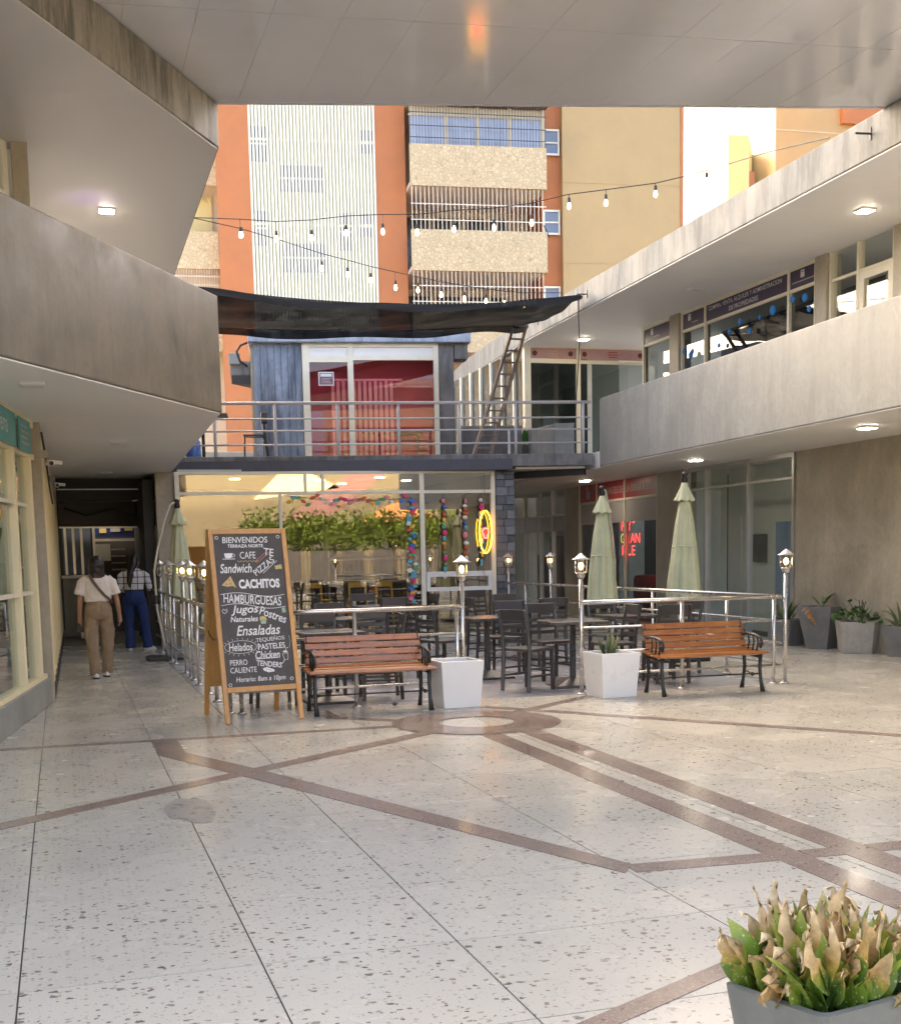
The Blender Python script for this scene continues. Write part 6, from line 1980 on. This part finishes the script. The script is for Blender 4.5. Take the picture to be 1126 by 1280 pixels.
# folded hems hanging from both long edges
for E_, nm, dz, sg in ((NEAR, 'front_hem', 0.10, 1), (FAR, 'rear_hem', 0.13, -1)):
    vs, fs = [], []
    for j, p in enumerate(E_):
        p = Vector(p)
        w_ = 0.02 * math.sin(j * 2.2)
        vs += [p + Vector((0, 0, .01)), p + Vector((0, w_, -dz * .5 + .02 * math.sin(j * 1.3))), p + Vector((0, -w_ * .5, -dz + .04 * math.sin(j * 1.9)))]
    for j in range(len(E_) - 1):
        for i in range(2):
            fs.append((j * 3 + i, j * 3 + i + 1, j * 3 + 4 + i, j * 3 + 3 + i))
    o = MB().add(vs, fs).build(nm, M['net'], SC, W=True, smooth=True)
    md = o.modifiers.new('sub', 'SUBSURF')
    md.levels = md.render_levels = 2
MB().tube([NEAR[-1], (9.05, 20.6, 6.0)], .012, 6).tube([FAR[-1], (9.0, 23.2, 6.0)], .012, 6).build('tie', M['wire'], SC, W=True)

# ------------------------------------------------------------------ two women walking away
def loft(mb, rings, n=14):
    """rings: (centre, rx, ry[, yaw]) ; closed at both ends"""
    vs, fs = [], []
    for r_ in rings:
        c, rx, ry = Vector(r_[0]), r_[1], r_[2]
        yaw = r_[3] if len(r_) > 3 else 0.0
        for k in range(n):
            a = 2 * math.pi * k / n
            x, y = rx * math.cos(a), ry * math.sin(a)
            vs.append(c + Vector((x * math.cos(yaw) - y * math.sin(yaw), x * math.sin(yaw) + y * math.cos(yaw), 0)))
    m = len(rings)
    for i in range(m - 1):
        for k in range(n):
            fs.append((i * n + k, i * n + (k + 1) % n, (i + 1) * n + (k + 1) % n, (i + 1) * n + k))
    fs.append(tuple(range(n))[::-1])
    fs.append(tuple(range((m - 1) * n, m * n)))
    mb.add(vs, fs)


def fuse(o, vox=0.012, it=6):
    md = o.modifiers.new('fuse', 'REMESH')
    md.mode = 'VOXEL'
    md.voxel_size = vox
    md.use_smooth_shade = True
    sm_ = o.modifiers.new('soft', 'SMOOTH')
    sm_.factor = 0.5
    sm_.iterations = it
    return o


FOLDS = bpy.data.textures.new('folds', 'CLOUDS')
FOLDS.noise_scale = 0.07
FOLDS.noise_depth = 2


def crease(o, strength=0.022):
    d = o.modifiers.new('crease', 'DISPLACE')
    d.texture = FOLDS
    d.strength = strength
    d.mid_level = 0.5
    return o


def hand(mb, wrist, d, palm_n):
    """a relaxed hand: palm, four unequal fingers, thumb"""
    d = Vector(d).normalized()
    palm_n = Vector(palm_n).normalized()
    sd = d.cross(palm_n).normalized()
    w = Vector(wrist)
    mb.tube([w - d * .02, w + d * .03, w + d * .08], [.022, .030, .030], 8)
    for i, (off, ln) in enumerate(((-.026, .062), (-.009, .072), (.009, .068), (.026, .052))):
        b0 = w + d * .075 + sd * off
        k1 = b0 + d * ln * .5 + palm_n * .008
        k2 = k1 + d * ln * .35 + palm_n * .022
        mb.tube([b0 - d * .02, b0, k1, k2], [.010, .0095, .0085, .007], 6)
    th = w + d * .03 - sd * .028
    mb.tube([th, th + d * .03 - sd * .016 + palm_n * .008, th + d * .055 - sd * .014 + palm_n * .02], [.012, .010, .008], 6)


def arm(mb, sh, el, wr, r0=.043, r1=.034, r2=.024):
    mb.tube([sh, Vector(sh).lerp(Vector(el), .5), el, Vector(el).lerp(Vector(wr), .4), wr], [r0, r0 * .95, r1, r1 * 1.02, r2], 10)


def head(mb, c, yaw=0.0):
    cx, cy, cz = c
    loft(mb, [((cx, cy, cz - .115), .030, .040), ((cx, cy + .012, cz - .095), .050, .060), ((cx, cy, cz - .05), .066, .082), ((cx, cy, cz), .074, .094), ((cx, cy - .004, cz + .05), .072, .092), ((cx, cy - .008, cz + .09), .052, .066), ((cx, cy - .008, cz + .112), .018, .02)])
    mb.ball((cx, cy + .098, cz - .025), .014, 8, 6, sz=1.4)                     # nose (far side)
    for sg in (-1, 1):
        mb.ball((cx + sg * .076, cy, cz - .015), .020, 8, 6, sx=.45, sz=1.5)     # ears
        mb.ball((cx + sg * .03, cy + .088, cz + .008), .011, 8, 6)               # eyes
    mb.tube([(cx - .022, cy + .088, cz - .062), (cx, cy + .092, cz - .064), (cx + .022, cy + .088, cz - .062)], .006, 6)


# ---- woman in a white T-shirt and khaki trousers (faces +y, seen from behind)
w1 = thing('person', 'person in white T-shirt and khaki cargo trousers walking away with a cross-body strap', 'person', (0.43, 16.7, 0), R(4))
b_ = MB()
loft(b_, [((0, 0, .80), .14, .10), ((0, 0, .92), .155, .115), ((0, 0, 1.02), .125, .09), ((0, 0, 1.12), .135, .095), ((0, 0, 1.25), .155, .10), ((0, 0, 1.315), .13, .085), ((0, 0, 1.35), .065, .06), ((0, .005, 1.42), .05, .052)])
head(b_, (0, .02, 1.47))
for sg, fy, ft in ((-1, -.10, .02), (1, .12, .0)):
    b_.tube([(sg * .075, 0, .86), (sg * .08, fy * .25, .62), (sg * .075, fy * .5, .46), (sg * .07, fy * .75, .30), (sg * .065, fy, .10)], [.085, .068, .052, .048, .034], 10)
arm(b_, (-.175, 0, 1.275), (-.225, -.02, 1.02), (-.235, .02, .80))
arm(b_, (.175, 0, 1.275), (.235, -.02, 1.03), (.262, -.03, .80))
hand(b_, (-.235, .025, .80), (.0, .1, -1), (1, 0, 0))
hand(b_, (.262, -.03, .80), (.03, .0, -1), (-1, 0, 0))
body = fuse(b_.build('body', M['skin'], w1), .0065, 4)
s_ = MB()
loft(s_, [((0, 0, .995), .172, .128), ((0, 0, 1.06), .175, .130), ((0, 0, 1.16), .178, .125), ((0, 0, 1.26), .185, .115), ((0, 0, 1.315), .155, .098), ((0, 0, 1.355), .085, .078), ((0, 0, 1.372), .066, .066)], 18)
for sg in (-1, 1):
    s_.tube([(sg * .13, 0, 1.30), (sg * .185, -.005, 1.24), (sg * .215, -.012, 1.14), (sg * .228, -.015, 1.085)], [.055, .064, .066, .070], 12)
tee = crease(fuse(s_.build('t_shirt', paint('white_cotton', (0.74, 0.68, 0.62), .85, .05, 6, bstr=.3, bscale=18), w1), .010, 5))
p_ = MB()
loft(p_, [((0, -.005, 1.035), .135, .105), ((0, -.008, .98), .150, .125), ((0, -.012, .90), .175, .145), ((0, -.008, .82), .172, .135), ((0, 0, .77), .155, .11)], 18)
for sg, fy in ((-1, -.10), (1, .12)):
    p_.tube([(sg * .085, 0, .86), (sg * .097, fy * .2, .66), (sg * .100, fy * .5, .46), (sg * .096, fy * .72, .30), (sg * .090, fy * .92, .16), (sg * .085, fy, .055)], [.092, .090, .082, .074, .070, .070], 14)
    p_.box(sg * .165 - .022, fy * .35 - .06, .50, sg * .165 + .022, fy * .35 + .06, .66)
crease(fuse(p_.build('trousers', paint('khaki_twill', (0.30, 0.215, 0.135), .85, .10, 7, bstr=.4, bscale=22), w1), .010, 4), .026)
h_ = MB()
loft(h_, [((0, -.055, 1.20), .055, .022), ((0, -.06, 1.26), .095, .038), ((0, -.045, 1.36), .105, .065), ((0, -.015, 1.46), .100, .108), ((0, .0, 1.53), .094, .112), ((0, .0, 1.575), .066, .085), ((0, 0, 1.592), .02, .03)], 16)
crease(fuse(h_.build('hair', M['hair'], w1), .010, 3), .02)
st = MB()
pts = [(-.10, -.085, 1.345), (-.06, -.125, 1.26), (.0, -.142, 1.17), (.07, -.140, 1.08), (.14, -.115, 1.02), (.185, -.03, .98)]
for a_, c_ in zip(pts[:-1], pts[1:]):
    st.bar(a_, c_, .035, .008, (0, -1, .3))
st.build('bag_strap', paint('brown_leather', (.10, .06, .03), .5), w1)
for sg, fy, tilt in ((-1, -.10, .0), (1, .12, .0)):
    sh = MB()
    loft(sh, [((sg * .078, fy + .03, .004), .045, .115), ((sg * .078, fy + .03, .03), .047, .118), ((sg * .078, fy + .02, .06), .040, .09), ((sg * .078, fy - .01, .10), .034, .05)], 14)
    so = sh.build('shoe', M['white'], w1, smooth=True)
    s2 = MB()
    loft(s2, [((sg * .078, fy + .03, 0), .049, .120), ((sg * .078, fy + .03, .022), .049, .120)], 14)
    s2.build('sole', M['hair'], so)
MB().box(-.262, .01, .62, -.240, .09, .70).build('phone', M['black_metal'], w1, bevel=.004)

# ---- woman in a white checked jumper and jeans, farther down the walkway
w2 = thing('person', 'person in white black-checked top and blue jeans standing at the kiosk', 'person', (1.14, 21.3, 0), R(-8))
b_ = MB()
loft(b_, [((0, 0, .80), .15, .11), ((0, 0, .92), .165, .125), ((0, 0, 1.02), .13, .10), ((0, 0, 1.12), .14, .10), ((0, 0, 1.26), .16, .105), ((0, 0, 1.33), .13, .09), ((0, 0, 1.37), .065, .06), ((.01, .015, 1.44), .05, .052)])
head(b_, (.02, .05, 1.49))
for sg, fx in ((-1, -.02), (1, .10)):
    b_.tube([(sg * .08, 0, .86), (sg * .085 + fx * .3, 0, .62), (sg * .085 + fx * .6, 0, .44), (sg * .08 + fx, -.01, .10)], [.09, .07, .052, .034], 10)
arm(b_, (-.18, 0, 1.28), (-.225, .03, 1.04), (-.15, .20, .98))
arm(b_, (.18, 0, 1.28), (.25, .03, 1.06), (.22, .24, 1.02))
hand(b_, (-.15, .20, .98), (.4, 1, .1), (0, 0, -1))
hand(b_, (.22, .24, 1.02), (-.2, 1, .1), (0, 0, -1))
fuse(b_.build('body', M['skin'], w2), .0065, 4)
tm, nt, bs = nodes_of('checked_knit')
tc = nt.nodes.new('ShaderNodeTexCoord')
sx_ = N(nt, 'ShaderNodeSeparateXYZ')
nt.links.new(tc.outputs['Object'], sx_.inputs[0])


def stripes(sock, period, off, wid):
    a = N(nt, 'ShaderNodeMath', operation='ADD')
    nt.links.new(sock, a.inputs[0])
    a.inputs[1].default_value = 10 * period + off
    mo = N(nt, 'ShaderNodeMath', operation='MODULO')
    nt.links.new(a.outputs[0], mo.inputs[0])
    mo.inputs[1].default_value = period
    l = N(nt, 'ShaderNodeMath', operation='LESS_THAN')
    nt.links.new(mo.outputs[0], l.inputs[0])
    l.inputs[1].default_value = wid
    return l.outputs[0]


mxx = N(nt, 'ShaderNodeMath', operation='MAXIMUM')
nt.links.new(stripes(sx_.outputs[0], .115, .05, .012), mxx.inputs[0])
nt.links.new(stripes(sx_.outputs[2], .105, .035, .012), mxx.inputs[1])
nt.links.new(mixc(nt, mxx.outputs[0], (.68, .66, .66), (.02, .02, .025)), bs.inputs['Base Color'])
bs.inputs['Roughness'].default_value = .85
s_ = MB()
loft(s_, [((0, 0, 1.015), .152, .122), ((0, 0, 1.08), .158, .122), ((0, 0, 1.18), .168, .120), ((0, 0, 1.27), .180, .115), ((0, 0, 1.33), .15, .10), ((0, .005, 1.375), .075, .072)], 18)
for sg, el, wr in ((-1, (-.230, .03, 1.04), (-.155, .19, .985)), (1, (.255, .03, 1.06), (.222, .22, 1.02))):
    s_.tube([(sg * .13, 0, 1.31), (sg * .20, 0, 1.25), el, wr], [.058, .062, .050, .036], 12)
crease(fuse(s_.build('checked_top', tm, w2), .010, 4))
MB().lathe([(.150, 0), (.154, .04)], (0, 0, .985), 20, 1.0, .8).build('waistband', M['hair'], w2, smooth=True)
p_ = MB()
loft(p_, [((0, 0, 1.03), .140, .112), ((0, -.008, .98), .158, .130), ((0, -.015, .90), .182, .152), ((0, -.01, .82), .178, .14), ((0, 0, .77), .158, .115)], 18)
for sg, fx in ((-1, -.02), (1, .10)):
    p_.tube([(sg * .09, 0, .86), (sg * .095 + fx * .25, 0, .66), (sg * .09 + fx * .55, .005, .46), (sg * .085 + fx * .8, 0, .24), (sg * .085 + fx, 0, .05)], [.10, .094, .078, .076, .085], 14)
crease(fuse(p_.build('jeans', paint('blue_denim', (0.018, 0.042, 0.16), .8, .2, 8, bstr=.3, bscale=30), w2), .010, 4), .02)
h_ = MB()
loft(h_, [((-.055, -.12, 1.06), .020, .016), ((-.055, -.125, 1.14), .042, .028), ((-.045, -.12, 1.24), .050, .035), ((-.03, -.095, 1.34), .058, .045), ((0, -.03, 1.42), .078, .075), ((.015, .03, 1.49), .086, .108), ((.018, .04, 1.56), .080, .102), ((.02, .045, 1.605), .045, .06), ((.02, .045, 1.615), .012, .02)], 16)
crease(fuse(h_.build('ponytail_hair', M['hair'], w2), .010, 3), .02)
for sg, fx, yw in ((-1, -.02, .0), (1, .10, -.9)):
    sh = MB(Matrix.Translation((sg * .085 + fx, .0, 0)) @ Matrix.Rotation(yw, 4, 'Z'))
    loft(sh, [((0, .04, .0), .044, .12), ((0, .04, .03), .047, .122), ((0, .03, .06), .040, .09), ((0, -.01, .10), .034, .05)], 14)
    sh.build('shoe', M['white'], w2, smooth=True)
